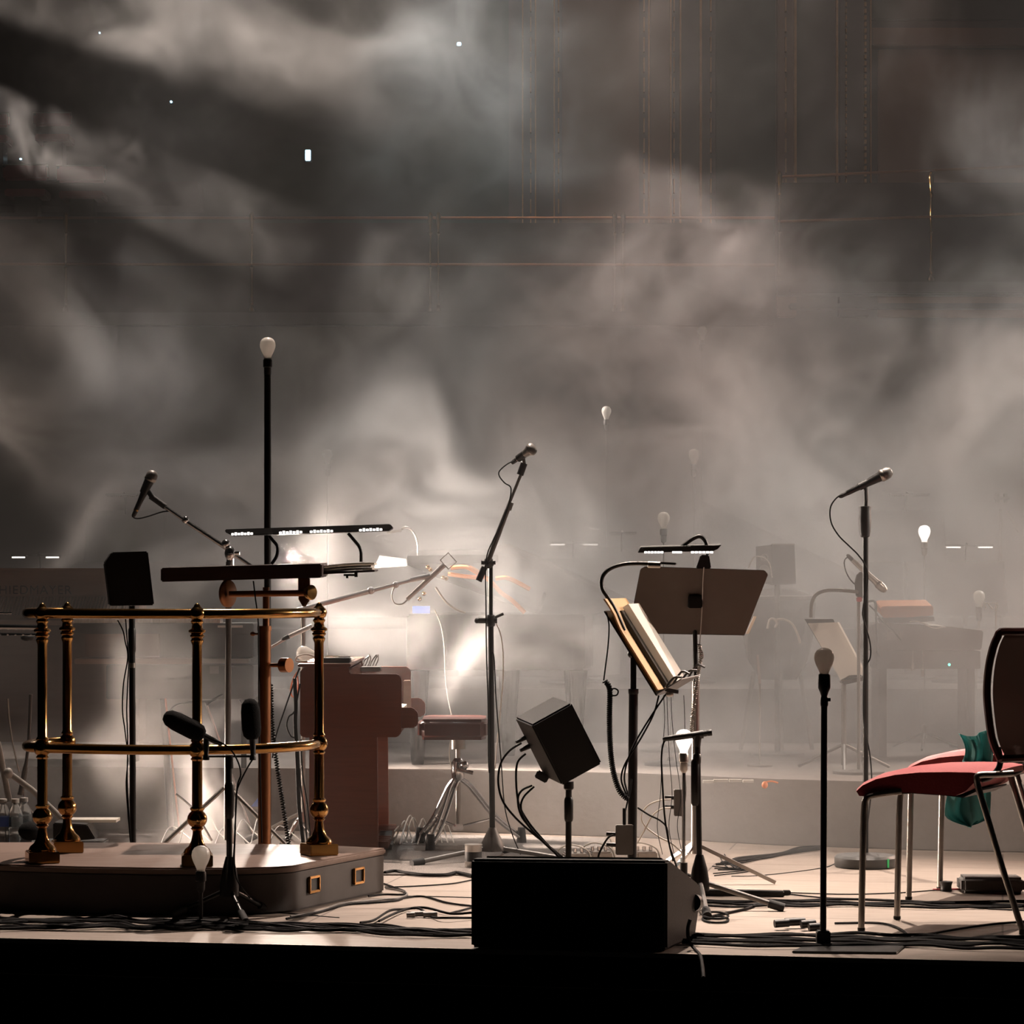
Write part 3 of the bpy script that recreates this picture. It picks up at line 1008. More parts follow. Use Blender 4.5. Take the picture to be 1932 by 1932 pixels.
bulb_stand(505, 652, 11.45, 'tallest black bulb stand, rising behind the conductor desk', 'opal bulb on the tallest stand, behind the conductor desk', kind='round', rpole=.0145)
bulb_stand(379, 1614, 9.73, 'very short black bulb stand in front of the podium', 'opal bulb in front of the middle podium post')
bulb_stand(1290, 1393, 10.55, 'pale metal bulb stand beside the second music stand', 'glowing white bulb behind the small black microphone', polem='chrome', kind='tripod', m='bulb_on', s=1.0)
bulb_stand(1744, 1003, 14.9, 'slim pale bulb stand behind the orange synthesizer', 'bright white bulb above the orange synthesizer', floor=.3, rpole=.004, polem='chrome', m='bulb_on', kind='tripod')
bulb_stand(1847, 1126, 15.1, 'leaning pale bulb stand beside the keyboard on the right', 'small pale bulb on the leaning stand left of the chair back', floor=.3, rpole=.006, polem='whitecable', kind='round', lean=-.03)
for px, py, d, fz, ls in ((618, 858, 16.8, .6, 'above the conductor desk lamp'), (1325, 625, 18.2, .9, 'highest in the middle of the smoke cloud'), (1144, 776, 18.6, .9, 'faint in the pink smoke left of the centre cloud'),
                          (1309, 858, 16.4, .6, 'in the smoke straight above the second music stand'), (1252, 978, 14.7, .3, 'just above the second music stand lamp'), (1265, 1274, 13.6, .3, 'peeping out behind the music folder')):
    bulb_stand(px, py, d, 'slim bulb stand, bulb ' + ls, 'hazy opal bulb ' + ls, floor=fz, rpole=.0035, polem='grey', kind='round', m='opal' if py < 1200 else 'bulb_on')
# front bulb with a flat rectangular base
bs = G(1553, 1786)
t = thing('bulb_stand', bs, 'tall black bulb stand on a flat rectangular base at the stage edge', 'stand')
dd = bs.y
b = MB(); b.cyl(bs + Vector((0, 0, .02)), W(1555, 1300, dd), .0105, n=12)
b.lathe(W(1555, 1334, dd), (0, 0, 1), [(.010, 0), (.013, .006), (.013, .03), (.010, .036)], 12); b.cyl(W(1558, 1320, dd), W(1567, 1320, dd), .006)
b.build('pole', M['blackmetal'], t)
b = MB(); b.lathe(W(1555, 1312, dd), (0, 0, 1), [(.011, 0), (.014, .01), (.0205, .025), (.0205, .065), (.018, .07)], 16); b.build('socket', M['black'], t)
b = MB(); b.poly([G(x, y) + Vector((0, 0, .008)) for x, y in ((1494, 1799), (1527, 1783), (1713, 1783), (1692, 1801))], (0, 0, -.007)); b.build('base', M['blackmetal'], t, .002)
b = MB(); b.box(bs + Vector((0, 0, .028)), (.045, .045, .05)); b.build('foot_block', M['blackmetal'], t, .004)
bulb(W(1555, 1274, dd), 'opal bulb on the front stand left of the red chairs', s=1.0)


# ---------------------------------------------------------------- microphones and stands
def microphone(tail, head, label, r=.024, m='blackmetal', mg='grey', parent=None, shape='ball', group=None):
    tail, head = Vector(tail), Vector(head)
    ax = head - tail
    L = ax.length
    t = thing('microphone', (tail + head) / 2, label, 'microphone', group)
    b = MB()
    if shape == 'ball':
        b.lathe(tail, ax, [(.009, 0), (.011, .004), (.012, L * .2), (r * .78, L * .70), (r * .82, L * .74)], 16)
        b.build('body', M[m], t)
        b = MB(); b.lathe(tail + ax * .73, ax, [(r * .8, 0), (r, L * .03), (r * 1.03, L * .06), (r * 1.0, L * .085)], 18); b.build('ring', M['steel'], t)
        b = MB(); b.lathe(tail + ax * .80, ax, [(r * .96, 0), (r * 1.0, L * .05), (r * .92, L * .12), (r * .62, L * .18), (r * .1, L * .20)], 18); b.build('grille', M[mg], t)
    elif shape == 'pencil':
        b.lathe(tail, ax, [(r * .8, 0), (r, L * .05), (r, L * .86), (r * .8, L * .88), (r, L * .9), (r, L)], 14); b.build('body', M[m], t)
    else:      # foam windshield
        b.lathe(tail, ax, [(.010, 0), (.011, L * .22), (.014, L * .27)], 12); b.build('body', M[m], t)
        b = MB(); b.lathe(tail + ax * .2, ax, [(r * .55, 0), (r * .9, L * .07), (r, L * .2), (r * 1.0, L * .55), (r * .85, L * .7), (r * .5, L * .78), (.002, L * .8)], 18); b.build('windshield', M['foam'], t)
    b = MB(); b.lathe(tail - ax.normalized() * .035, ax, [(.004, 0), (.009, .008), (.010, .036)], 10); b.build('plug', M['black'], t)
    return t


def clip(t, c, axis, down, s=1.0):
    b = MB(); b.lathe(Vector(c) - Vector(axis).normalized() * .03 * s, axis, [(.016 * s, 0), (.017 * s, .06 * s)], 12)
    b.tube([Vector(c), Vector(down)], .009 * s, 8, 1)
    return b.build('clip', M['black'], t)


def tripod(t, c, hub, reach, angs, r=.0085, m='blackmetal', feet=True):
    """legs from the hub height to the floor round the point c"""
    for k, a in enumerate(angs):
        L = reach[k] if isinstance(reach, (list, tuple)) else reach
        e = Vector(c) + Vector((L * math.cos(a), L * math.sin(a), r + .004))
        b = MB(); b.tube([Vector(c) + Vector((.015 * math.cos(a), .015 * math.sin(a), hub)), e], r, 10, 1)
        lg = b.build('leg', M[m], t)
        if feet:
            b = MB(); dr = (e - Vector(c) - Vector((0, 0, hub))).normalized(); b.cyl(e - dr * .05, e + dr * .008, r * 1.6, r * 1.7); b.build('foot', M['rubber'], lg)


def cable(pts, r, label, m='cable', cat='cable', group=None, name='cable', n=6, sm=6):
    b = MB(); b.tube(pts, r, n, sm)
    return tag(b.build(name, M[m]), label, cat, group)


# straight stand with round base, right
D = 11.67
c = Vector((W(1633, 1600, D).x, D, 0))
t = thing('microphone_stand', c, 'straight microphone stand on a round base, behind the red chairs', 'stand')
b = MB(); b.lathe(c, (0, 0, 1), [(.125, 0), (.13, .006), (.13, .040), (.120, .050), (.03, .054), (.014, .06)], 36); b.build('base', M['synth'], t)
b = MB(); b.grid(lambda u, v: c + Vector((.1315 * math.sin(.62 + u * .09), -.1315 * math.cos(.62 + u * .09), .006 + v * .036)), 3, 1, (0, -.001, 0)); b.build('tape_mark', M['green_tape'], t)
b = MB(); b.cyl(c + Vector((0, 0, .05)), W(1633, 1010, D), .012, n=12); b.cyl(W(1634, 1010, D), W(1634, 930, D), .008); b.build('pole', M['blackmetal'], t)
b = MB(); b.lathe(W(1632, 1014, D), (0, 0, 1), [(.013, 0), (.020, .005), (.024, .03), (.026, .07), (.024, .11), (.025, .128), (.012, .132)], 14); b.build('clutch', M['black'], t)
tl, hd = W(1597, 931, D), W(1683, 888, D)
microphone(tl, hd, 'black handheld microphone on the straight stand at the right', r=.026)
clip(t, tl.lerp(hd, .42), hd - tl, W(1634, 945, D), 1.0)
cable([W(x, y, D - .02) for x, y in ((1594, 932), (1580, 938), (1567, 957), (1568, 985), (1582, 1010), (1602, 1030), (1620, 1048), (1634, 1070), (1637, 1100), (1628, 1150), (1630, 1170), (1641, 1210), (1642, 1240), (1631, 1270), (1630, 1360), (1642, 1430), (1643, 1500))] + [G(1625, 1600), G(1575, 1630), G(1540, 1640), G(1440, 1652), G(1380, 1654)], .0032, 'black cable looping down the straight microphone stand to the floor')

# centre boom stand
D = 11.9
c = Vector((W(929, 1600, D).x, D, 0))
t = thing('microphone_stand', c, 'tall boom microphone stand with a conical hub, in the middle', 'stand')
b = MB(); b.cyl(c + Vector((0, 0, .10)), W(926, 1172, D), .0125, n=12); b.cyl(W(926, 1180, D), W(926, 1062, D), .009); b.build('pole', M['blackmetal'], t)
b = MB(); b.lathe(c + Vector((0, 0, .045)), (0, 0, 1), [(.058, 0), (.058, .01), (.040, .05), (.022, .085), (.016, .10)], 20); b.build('hub', M['grey'], t)
tripod(t, c, .06, [.40, .40, .36], [PI + .35 + .25, -.35, 1.4], .010, 'grey')
b = MB(); b.cyl(W(903, 1170, D), W(938, 1170, D), .014); b.ball(W(900, 1171, D), .012); b.cyl(W(934, 1165, D - .02), W(950, 1158, D - .02), .006); b.lathe(W(926, 1182, D), (0, 0, 1), [(.014, 0), (.019, .004), (.019, .045), (.014, .05)], 12); b.build('height_clamp', M['black'], t)
b = MB(); b.tube([W(906, 1098, D - .03), W(914, 1074, D - .03), W(940, 1000, D - .03), W(985, 890, D - .03)], .0065, 8, 1)
b.cyl(W(921, 1062, D - .03), W(963, 950, D - .03), .0085)
b.cyl(W(959, 962, D - .03), W(964, 948, D - .03), .013)
bo = b.build('boom', M['grey'], t)
b = MB(); b.cyl(W(903, 1096, D - .03), W(914, 1070, D - .03), .014); b.build('counterweight', M['rubber'], bo)
b = MB(); b.cyl(W(981, 896, D - .03), W(989, 874, D - .03), .015); b.build('tip_clamp', M['black'], bo)
b = MB(); b.ball(W(922, 1062, D - .015), .024); b.cyl(W(908, 1061, D - .02), W(935, 1061, D - .02), .010); b.build('boom_clamp', M['black'], t)
tl, hd = W(975, 867, D - .03), W(1008, 845, D - .03)
hd = hd + Vector((0, -.06, 0))
microphone(tl, hd, 'silver-bodied microphone at the top of the middle boom stand', r=.027, m='steel')
clip(t, tl.lerp(hd, .35), hd - tl, W(989, 880, D - .03), 1.0)
cable([W(x, y, D - .04) for x, y in ((972, 869), (958, 875), (943, 888), (942, 898), (952, 911), (964, 921), (960, 950), (948, 985), (930, 1020), (917, 1060), (917, 1150), (918, 1240), (921, 1330), (922, 1440), (925, 1455), (925, 1400), (926, 1250), (932, 1240), (936, 1320), (945, 1430), (952, 1520), (965, 1570), (982, 1612))], .0028, 'black cable winding down the middle boom stand')

# left boom stand behind the conductor desk
D = 11.8
c = Vector((W(428, 1600, D).x, D, 0))
t = thing('microphone_stand', c, 'chrome boom microphone stand leaning left from behind the conductor desk', 'stand')
b = MB(); b.cyl(c + Vector((0, 0, .10)), W(432, 1060, D), .013, n=12); b.build('pole', M['grey'], t)
tripod(t, c, .32, [.40, .4, .4], [-.5, 1.6, 3.7], .009, 'steel')
b = MB(); b.cyl(W(312, 957, D), W(480, 1072, D), .0075); b.cyl(W(345, 980, D), W(430, 1036, D), .0095)
b.ball(W(350, 981, D), .016); b.build('boom', M['chrome'], t)
b = MB(); b.ball(W(426, 1026, D - .02), .019); b.ball(W(434, 1044, D - .02), .024, 1.3); b.cyl(W(434, 1044, D - .02), W(452, 1043, D - .02), .008); b.cyl(W(434, 1070, D), W(434, 1045, D), .015); b.build('boom_clamp', M['chrome'], t)
tl, hd = W(257, 962, D), W(291, 888, D)
microphone(tl, hd, 'black microphone with a gold tail ring on the leaning boom, upper left', r=.0255)
b = MB(); b.cyl(W(256, 964, D), W(259, 957, D), .0105); b.build('gold_ring', M['brass'], bpy.data.objects[[o.name for o in COL.objects if o.name.startswith('microphone') and o.type == 'EMPTY' and o['category'] == 'microphone'][-1]])
b = MB(); b.cyl(W(284, 936, D), W(312, 956, D), .013); b.lathe(W(270, 930, D), hd - tl, [(.016, 0), (.019, .06)], 12); b.tube([W(276, 922, D), W(286, 937, D)], .01, 8, 1); b.build('clip', M['black'], t)
cable([W(x, y, D) for x, y in ((253, 968), (252, 976), (262, 978), (280, 974), (305, 966), (322, 964))], .003, 'short black cable from the upper left microphone to its boom')

# stereo pair on a low bar before the podium
D = 9.72
c = G(433, 1733)
D = c.y
t = thing('microphone_stand', c, 'short black stand with a cross bar before the podium', 'stand')
b = MB(); b.cyl(c + Vector((0, 0, .12)), W(432, 1428, D), .0105, n=12)
b.lathe(W(433, 1545, D), (0, 0, 1), [(.011, 0), (.016, .01), (.018, .12), (.014, .13)], 12); b.cyl(W(433, 1450, D), W(432, 1424, D), .0145); b.build('pole', M['blackmetal'], t)
b = MB(); b.lathe(c + Vector((0, 0, .08)), (0, 0, 1), [(.034, 0), (.034, .04), (.026, .09), (.014, .14)], 16); b.build('hub', M['blackmetal'], t)
tripod(t, c, .10, [.17, .20, .20], [-1.15, .9, 2.9], .0085, 'blackmetal')
b = MB(); b.cyl(W(386, 1427, D), W(482, 1427, D), .004); b.build('stereo_bar', M['blackmetal'], t)
microphone(W(403, 1397, D), W(309, 1349, D - .05), 'large foam-covered microphone pointing left, before the podium', r=.034, shape='foam')
microphone(W(477, 1413, D), W(471, 1318, D - .02), 'upright foam-covered microphone right of the other on the low bar', r=.034, shape='foam')
b = MB(); b.lathe(W(389, 1434, D), (0, 0, 1), [(.012, 0), (.012, .012), (.008, .02), (.011, .05), (.009, .075)], 12); b.build('clip', M['black'], t)
b = MB(); b.lathe(W(477, 1434, D), (0, 0, 1), [(.012, 0), (.012, .012), (.008, .02), (.011, .05), (.009, .06)], 12); b.build('clip', M['black'], t)
cable([W(x, y, D - .03) for x, y in ((405, 1398), (418, 1402), (436, 1415), (450, 1440), (454, 1462), (448, 1482), (445, 1530), (442, 1600), (440, 1650))] + [G(455, 1712), G(520, 1722), G(600, 1728)], .003, 'black cable curving from the left foam microphone')
cable([W(x, y, D - .03) for x, y in ((477, 1432), (466, 1450), (452, 1478), (446, 1500), (444, 1560), (443, 1640), (460, 1680))] + [G(500, 1715), G(560, 1725), G(640, 1732)], .003, 'black cable curving from the upright foam microphone')

# low stand with a pencil microphone, right of the wedge
c = G(1320, 1716)
D = c.y
t = thing('microphone_stand', c, 'knee-high black stand right of the wedge loudspeaker', 'stand')
b = MB(); b.cyl(c + Vector((0, 0, .12)), W(1316, 1402, D), .0105, n=12); b.lathe(W(1312, 1520, D), (0, 0, 1), [(.012, 0), (.0165, .01), (.0165, .16), (.012, .17)], 12)
b.lathe(W(1315, 1442, D), (0, 0, 1), [(.012, 0), (.015, .005), (.015, .035), (.011, .04)], 12); b.build('pole', M['blackmetal'], t)
b = MB(); b.lathe(c + Vector((0, 0, .07)), (0, 0, 1), [(.036, 0), (.036, .03), (.028, .08), (.014, .13)], 16); b.build('hub', M['blackmetal'], t)
tripod(t, c, .10, [.30, .30, .30], [-.18, -1.55, 2.4], .010, 'grey')
tl, hd = W(1268, 1392, D), W(1343, 1382, D)
microphone(tl, hd, 'slim black microphone lying level on the knee-high stand', r=.0115, shape='pencil', m='black')
b = MB(); b.lathe(W(1306, 1388, D), hd - tl, [(.014, 0), (.0155, .04)], 12); b.tube([W(1316, 1388, D), W(1316, 1410, D)], [.016, .011], 10, 1); b.build('clip', M['black'], t)
cable([W(x, y, D) for x, y in ((1262, 1392), (1252, 1402), (1248, 1430), (1250, 1480), (1254, 1540), (1262, 1590), (1272, 1622))] + [G(1300, 1700), G(1330, 1712)], .0036, 'black cable falling from the slim level microphone')

# bright boom microphone behind the rail
D = 12.7
c = Vector((W(572, 1600, D).x, D, 0))
t = thing('microphone_stand', c, 'bright chrome boom stand reaching right towards the grand piano', 'stand')
b = MB(); b.cyl(c + Vector((0, 0, .1)), W(572, 1150, D), .011); b.build('pole', M['steel'], t)
tripod(t, c, .14, .26, [1.9, 3.1, 4.4], .008, 'steel')
b = MB(); b.cyl(W(560, 1152, D), W(790, 1091, D), .0085); b.cyl(W(560, 1152, D), W(695, 1116, D), .0115); b.ball(W(700, 1114, D), .017); b.ball(W(747, 1103, D), .015)
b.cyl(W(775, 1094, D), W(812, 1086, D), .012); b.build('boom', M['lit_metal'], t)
tl, hd = W(768, 1131, D), W(840, 1064, D)
m_ = thing('microphone', (tl + hd) / 2, 'long bright microphone with a square wire cage, left of the piano lid', 'microphone')
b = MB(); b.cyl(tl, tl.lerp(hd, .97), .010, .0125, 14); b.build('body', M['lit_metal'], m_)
b = MB()
ax = (hd - tl).normalized(); nx_ = Vector((-ax.z, 0, ax.x))
q0 = hd - ax * .005
sq = [q0 - nx_ * .028, q0 + nx_ * .028, q0 + nx_ * .028 + ax * .05, q0 - nx_ * .028 + ax * .05]
for yy in (-.02, .02):
    b.tube([p + Vector((0, yy, 0)) for p in sq + sq[:1]], .0022, 6, 1)
for p in sq:
    b.tube([p + Vector((0, -.02, 0)), p + Vector((0, .02, 0))], .0022, 6, 1)
b.build('cage', M['steel'], m_)
cable([W(x, y, D) for x, y in ((768, 1132), (758, 1140), (745, 1138), (739, 1124), (744, 1108), (752, 1101))], .0028, 'small cable loop at the tail of the caged microphone', 'whitecable')
D = 12.3
t = thing('microphone_stand', W(505, 1222, D) * 1.0 - Vector((0, 0, W(505, 1222, D).z)), 'short slanted pale boom behind the brass column', 'stand')
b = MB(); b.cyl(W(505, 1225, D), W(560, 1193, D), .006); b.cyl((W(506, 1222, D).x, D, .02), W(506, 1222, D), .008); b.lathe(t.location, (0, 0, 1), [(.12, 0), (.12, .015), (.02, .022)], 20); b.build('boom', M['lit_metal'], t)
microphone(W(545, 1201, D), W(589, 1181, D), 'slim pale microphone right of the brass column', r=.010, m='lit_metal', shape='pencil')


# ---------------------------------------------------------------- wedge loudspeaker at the stage edge
o = G(888, 1790)
e = G(1258, 1795)
uu = e - o
dv = Vector((.135, .40, 0))
t = thing('wedge_monitor', (o + e) / 2, 'large black wedge stage loudspeaker at the stage edge', 'loudspeaker')
b = MB()
side = [Vector((0, 0, .004)), Vector((0, 0, .292)), dv * .10 + Vector((0, 0, .292)), dv * 1.0 + Vector((0, 0, .175)), dv * 1.02 + Vector((0, 0, .13)), dv * .85 + Vector((0, 0, .004))]
b.poly([o + p for p in side], uu)
b.build('cabinet', M['blackbox'], t, .008)
b = MB()
gq = [o + uu * .05 + dv * .14 + Vector((0, 0, .290)), o + uu * .95 + dv * .14 + Vector((0, 0, .290)), o + uu * .95 + dv * .97 + Vector((0, 0, .182)), o + uu * .05 + dv * .97 + Vector((0, 0, .182))]
b.poly(gq, (0, .002, .007)); b.build('grille', M['grey'], t, .002)
b = MB(); b.cyl(W(1306, 1703, 9.33), W(1311, 1703, 9.36), .03, n=20); b.build('socket_plate', M['blackmetal'], t)

# small cube loudspeaker on a pole
D = 10.15
A, Bv, Cv = Vector((.146, 0, .081)), Vector((.112, .012, -.222)), Vector((-.062, .19, .018))
o = W(1003, 1368, D)
c = Vector((W(1073, 1600, D).x, D + .07, 0))
t = thing('monitor_speaker', o + (A + Bv + Cv) / 2, 'small black box loudspeaker tilted on a pole above the wedge', 'loudspeaker')
b = MB(); b.para(o, A, Bv, Cv); b.build('cabinet', M['blackbox'], t, .006)
b = MB(); b.para(o + A * .08 + Bv * .08 + Cv * 1.0, A * .84, Bv * .84, Cv * .02); b.build('grille', M['grey'], t)
for f, rr in ((.32, .009), (.46, .010)):
    p = o + Bv * f + Cv * .93
    b = MB(); b.cyl(p + Vector((.004, 0, 0)), p + Vector((-.035, -.01, -.018)), rr, rr * .7); b.build('plug', M['black'], t)
b = MB(); p = o + Bv * .93 + Cv * .85; b.box(p + Vector((-.012, -.005, -.008)), (.05, .035, .03), R=Matrix.Rotation(.5, 3, 'Y')); b.build('power_plug', M['black'], t, .004)
t2 = thing('speaker_stand', c, 'black pole stand carrying the small box loudspeaker behind the wedge', 'stand')
b = MB(); b.cyl(c + Vector((0, 0, .03)), W(1073, 1484, D + .07), .0115, n=12); b.lathe(W(1073, 1550, D + .07), (0, 0, 1), [(.014, 0), (.017, .01), (.017, .08), (.013, .09)], 12); b.lathe(W(1073, 1490, D + .07), (0, 0, 1), [(.014, 0), (.019, .005), (.019, .03)], 12); b.build('pole', M['blackmetal'], t2)
tripod(t2, c, .12, .22, [.4, 2.5, 4.6], .009)
for k, P in enumerate((((984, 1402), (962, 1416), (945, 1440), (940, 1475), (948, 1510), (970, 1540), (1000, 1568), (1040, 1600), (1070, 1625)),
                       ((992, 1422), (976, 1440), (974, 1480), (980, 1520), (1000, 1555), (1030, 1590), (1062, 1622)),
                       ((1004, 1482), (984, 1492), (977, 1510), (984, 1540), (1008, 1570), (1040, 1602), (1060, 1624)),
                       ((1008, 1484), (988, 1504), (983, 1525), (993, 1552), (1016, 1580), (1050, 1612)))):
    cable([W(x, y, D - .02 - .005 * k) for x, y in P], .004, ('outermost black cable arching from the small box loudspeaker', 'second black cable from the plugs of the small box loudspeaker', 'left black power cable of the small box loudspeaker', 'right black power cable of the small box loudspeaker')[k])

# black box loudspeaker on a pole, left
D = 11.15
t = thing('monitor_speaker', W(245, 1142, D), 'black box loudspeaker on a pole above the left podium rail', 'loudspeaker')
b = MB()
q = [W(x, y, D) for x, y in ((211, 1042), (279, 1040), (291, 1142), (208, 1143), (198, 1062))]
b.poly(q, (-.036, .2, 0)); b.build('cabinet', M['blackbox'], t, .005)
c = Vector((W(248, 1600, D).x, D + .05, 0))
t = thing('speaker_stand', c, 'black pole stand carrying the box loudspeaker behind the left podium rail', 'stand')
b = MB(); b.cyl(c + Vector((0, 0, .02)), W(249, 1143, D + .05), .0125, n=12); b.lathe(W(249, 1232, D + .05), (0, 0, 1), [(.0135, 0), (.0155, .01), (.0155, .09), (.0135, .10)], 12); b.build('pole', M['blackmetal'], t)
b = MB(); b.lathe(W(249, 1260, D + .05), (0, 0, 1), [(.0145, 0), (.0145, .02)], 12); b.build('pole_ring', M['steel'], t)
b = MB(); b.lathe(c, (0, 0, 1), [(.16, 0), (.16, .012), (.02, .02)], 24); b.build('base', M['blackmetal'], t)
cable([W(x, y, D) for x, y in ((222, 1170), (232, 1190), (236, 1210), (241, 1240), (233, 1290), (231, 1340), (236, 1380), (241, 1430), (238, 1480), (242, 1540), (246, 1586))], .0028, 'left black cable beside the pole of the left box loudspeaker')
cable([W(x, y, D) for x, y in ((237, 1168), (240, 1210), (243, 1240), (241, 1290), (239, 1340), (241, 1400), (240, 1470), (243, 1530), (247, 1588))], .0028, 'right black cable beside the pole of the left box loudspeaker')

# ---------------------------------------------------------------- music stand seen from the side, with folder
D = 10.35
P0, P1 = W(1141, 1152, D), W(1240, 1312, D)
sl = P1 - P0
wv = Vector((.10, .46, 0))
nr = sl.cross(wv).normalized()
if nr.x < 0:
    nr = -nr
c = Vector((W(1195, 1600, D).x, D + .12, 0))
t = thing('music_stand', c, 'black music stand seen from its side, holding the tan folder', 'music stand')
b = MB(); b.para(P0, sl, wv, nr * -.006); dsk = b.build('desk', M['blackmetal'], t, .002)
b = MB(); b.para(P1 - sl.normalized() * .008, nr * .11, wv, sl.normalized() * .004); b.build('ledge', M['grey'], dsk, .001)
b = MB(); b.cyl(c + Vector((0, 0, .12)), W(1195, 1302, D + .12), .0175, n=14); b.build('pole', M['blackmetal'], t)
b = MB(); b.cyl(W(1195, 1310, D + .12), W(1195, 1240, D + .12), .0115, n=12); b.lathe(W(1195, 1310, D + .12), (0, 0, 1), [(.0175, 0), (.0195, .004), (.0195, .02), (.012, .022)], 14); b.ball(W(1192, 1234, D + .12), .016); b.build('inner_tube', M['blackmetal'], t)
tripod(t, c, .11, .30, [.5, 2.6, 4.7], .010)
# folder, binder, score
t = thing('music_folder', P0.lerp(P1, .5), 'open tan card folder on the side-on music stand', 'folder')
b = MB()
a0 = P0 - sl * .06 + nr * .004 + wv * .0
b.grid(lambda u, v: a0 + sl * (u * 1.02) + wv * v * .98 + nr * (.004 + .035 * (1 - min(1, u * 3)) ** 2 * (1 if v < 2 else 1)) - Vector((.030, 0, 0)) * (1 - min(1, u * 5)) ** 2, 14, 3, nr * .006)
b.build('cover', M['manila'], t)
t = thing('ring_binder', P0.lerp(P1, .6), 'slim black binder between the tan folder and the white score', 'binder')
b = MB(); b.para(P0 + sl * .05 + wv * .30 + nr * .013, sl * .93, wv * .66, nr * .018); b.build('cover', M['blackmetal'], t, .002)
t = thing('sheet_music', P0.lerp(P1, .7), 'thick white score standing on the side-on music stand', 'sheet music')
b = MB(); b.para(P0 + sl * .02 + wv * .42 + nr * .033, sl * .93, wv * .52, nr * .026); b.build('pages', M['paper'], t, .001)
# things on the ledge
t = thing('page_clip', P1 + nr * .05 + wv * .3 + Vector((0, 0, .01)), 'black page clips and pens on the ledge of the side-on stand', 'clip')
for k in range(4):
    b = MB()
    a_ = P1 + nr * (.02 + .02 * k) + wv * (.15 + .17 * k) + Vector((0, 0, .012))
    b.tube([a_, a_ + nr * .04 + Vector((0, .01, .02 + .01 * (k % 2))), a_ + nr * .075 + Vector((0, 0, .004))], .0045, 6, 3)
    b.build('clip_wire', M['black'], t)
b = MB(); b.ball(P1 + nr * .045 + wv * .1 + Vector((0, 0, -.02)), .016, .7); b.box(P1 + nr * .055 + wv * .1 + Vector((0, 0, -.012)), (.05, .03, .014), R=Matrix.Rotation(.2, 3, 'Y')); b.build('clamp', M['steel'], t)
# clip-on gooseneck lamp
t = thing('gooseneck_lamp', W(1160, 1150, D), 'black gooseneck lamp clipped to the side-on music stand', 'lamp')
b = MB(); b.tube([W(x, y, D + .05) for x, y in ((1178, 1190), (1160, 1150), (1147, 1128), (1137, 1112), (1135, 1096), (1140, 1083), (1153, 1072), (1175, 1065), (1200, 1063), (1235, 1064))], .0075, 10, 5); b.build('gooseneck', M['black'], t)
b = MB(); b.cyl(W(1222, 1065, D + .05), W(1246, 1066, D + .05), .0125); b.box(W(1260, 1063, D + .05), (.06, .05, .008), R=Matrix.Rotation(.06, 3, 'Y')); b.build('lamp_head', M['steel'], t, .002)
cable([W(x, y, D) for x, y in ((1144, 1155), (1149, 1180), (1147, 1220), (1142, 1260), (1139, 1284))], .0028, 'thin black lamp cable left of the tan folder')
hx = MB(); hx.helix([W(x, y, D) for x, y in ((1141, 1285), (1150, 1300), (1150, 1350), (1151, 1400), (1156, 1450), (1168, 1490), (1184, 1508))], .0085, .0030, 62)
hx.tube([W(x, y, D) for x, y in ((1150, 1306), (1158, 1299), (1166, 1303), (1164, 1311), (1156, 1312), (1152, 1306))], .003, 6, 5)
tag(hx.build('coiled_cable', M['cable']), 'black spiral cable with a small loop, left of the side-on stand pole', 'cable')
for k, P in enumerate((((1243, 1312), (1232, 1350), (1205, 1400), (1180, 1440), (1172, 1470), (1182, 1500)), ((1256, 1310), (1228, 1352), (1200, 1398), (1184, 1435), (1178, 1470), (1186, 1502)))):
    cable([W(x, y, D + .02) for x, y in P], .0034, ('left of the two cables slanting from the folder stand ledge', 'right of the two cables slanting from the folder stand ledge')[k])
for k, (x0, x1) in enumerate(((1252, 1246), (1258, 1268), (1266, 1284), (1290, 1294))):
    cable([W(x0, 1312, D + .3), W(x0 + 2, 1360, D + .3), W((x0 + x1) / 2, 1430, D + .3), W(x1, 1500, D + .3), W(x1 - 6, 1560, D + .3), W(x1 + 4, 1612, D + .3)], .0013, 'hair-thin dark wire hanging below the folder stand ledge', group='hair-thin wires below the ledge')
# power box on the pole
def pole_box(c, size, label, cables):
    t = thing('power_box', c, label, 'power box')
    b = MB(); b.box(c, size); b.build('case', M['grey'], t, .003)
    b = MB()
    for k in range(2):
        p = Vector(c) + Vector((-size[0] / 2, 0, size[2] * (.18 - .36 * k)))
        b.cyl(p, p + Vector((-.035, 0, .002)), .008)
    b.build('plug', M['blackmetal'], t)
    return t


pole_box(W(1178, 1584, D + .08), (.066, .04, .112), 'grey power box low on the side-on stand pole', 0)
cable([W(x, y, D + .05) for x, y in ((1178, 1525), (1178, 1545), (1178, 1556))], .007, 'stubby plug lead entering the lower power box from above')
cable([W(x, y, D + .08) for x, y in ((1180, 1530), (1184, 1512), (1188, 1500), (1192, 1470))], .003, 'thin lead rising from the lower power box')
cable([W(x, y, D + .04) for x, y in ((1158, 1575), (1148, 1580), (1138, 1595), (1130, 1612), (1128, 1625))], .004, 'short lead curling down left of the lower power box')

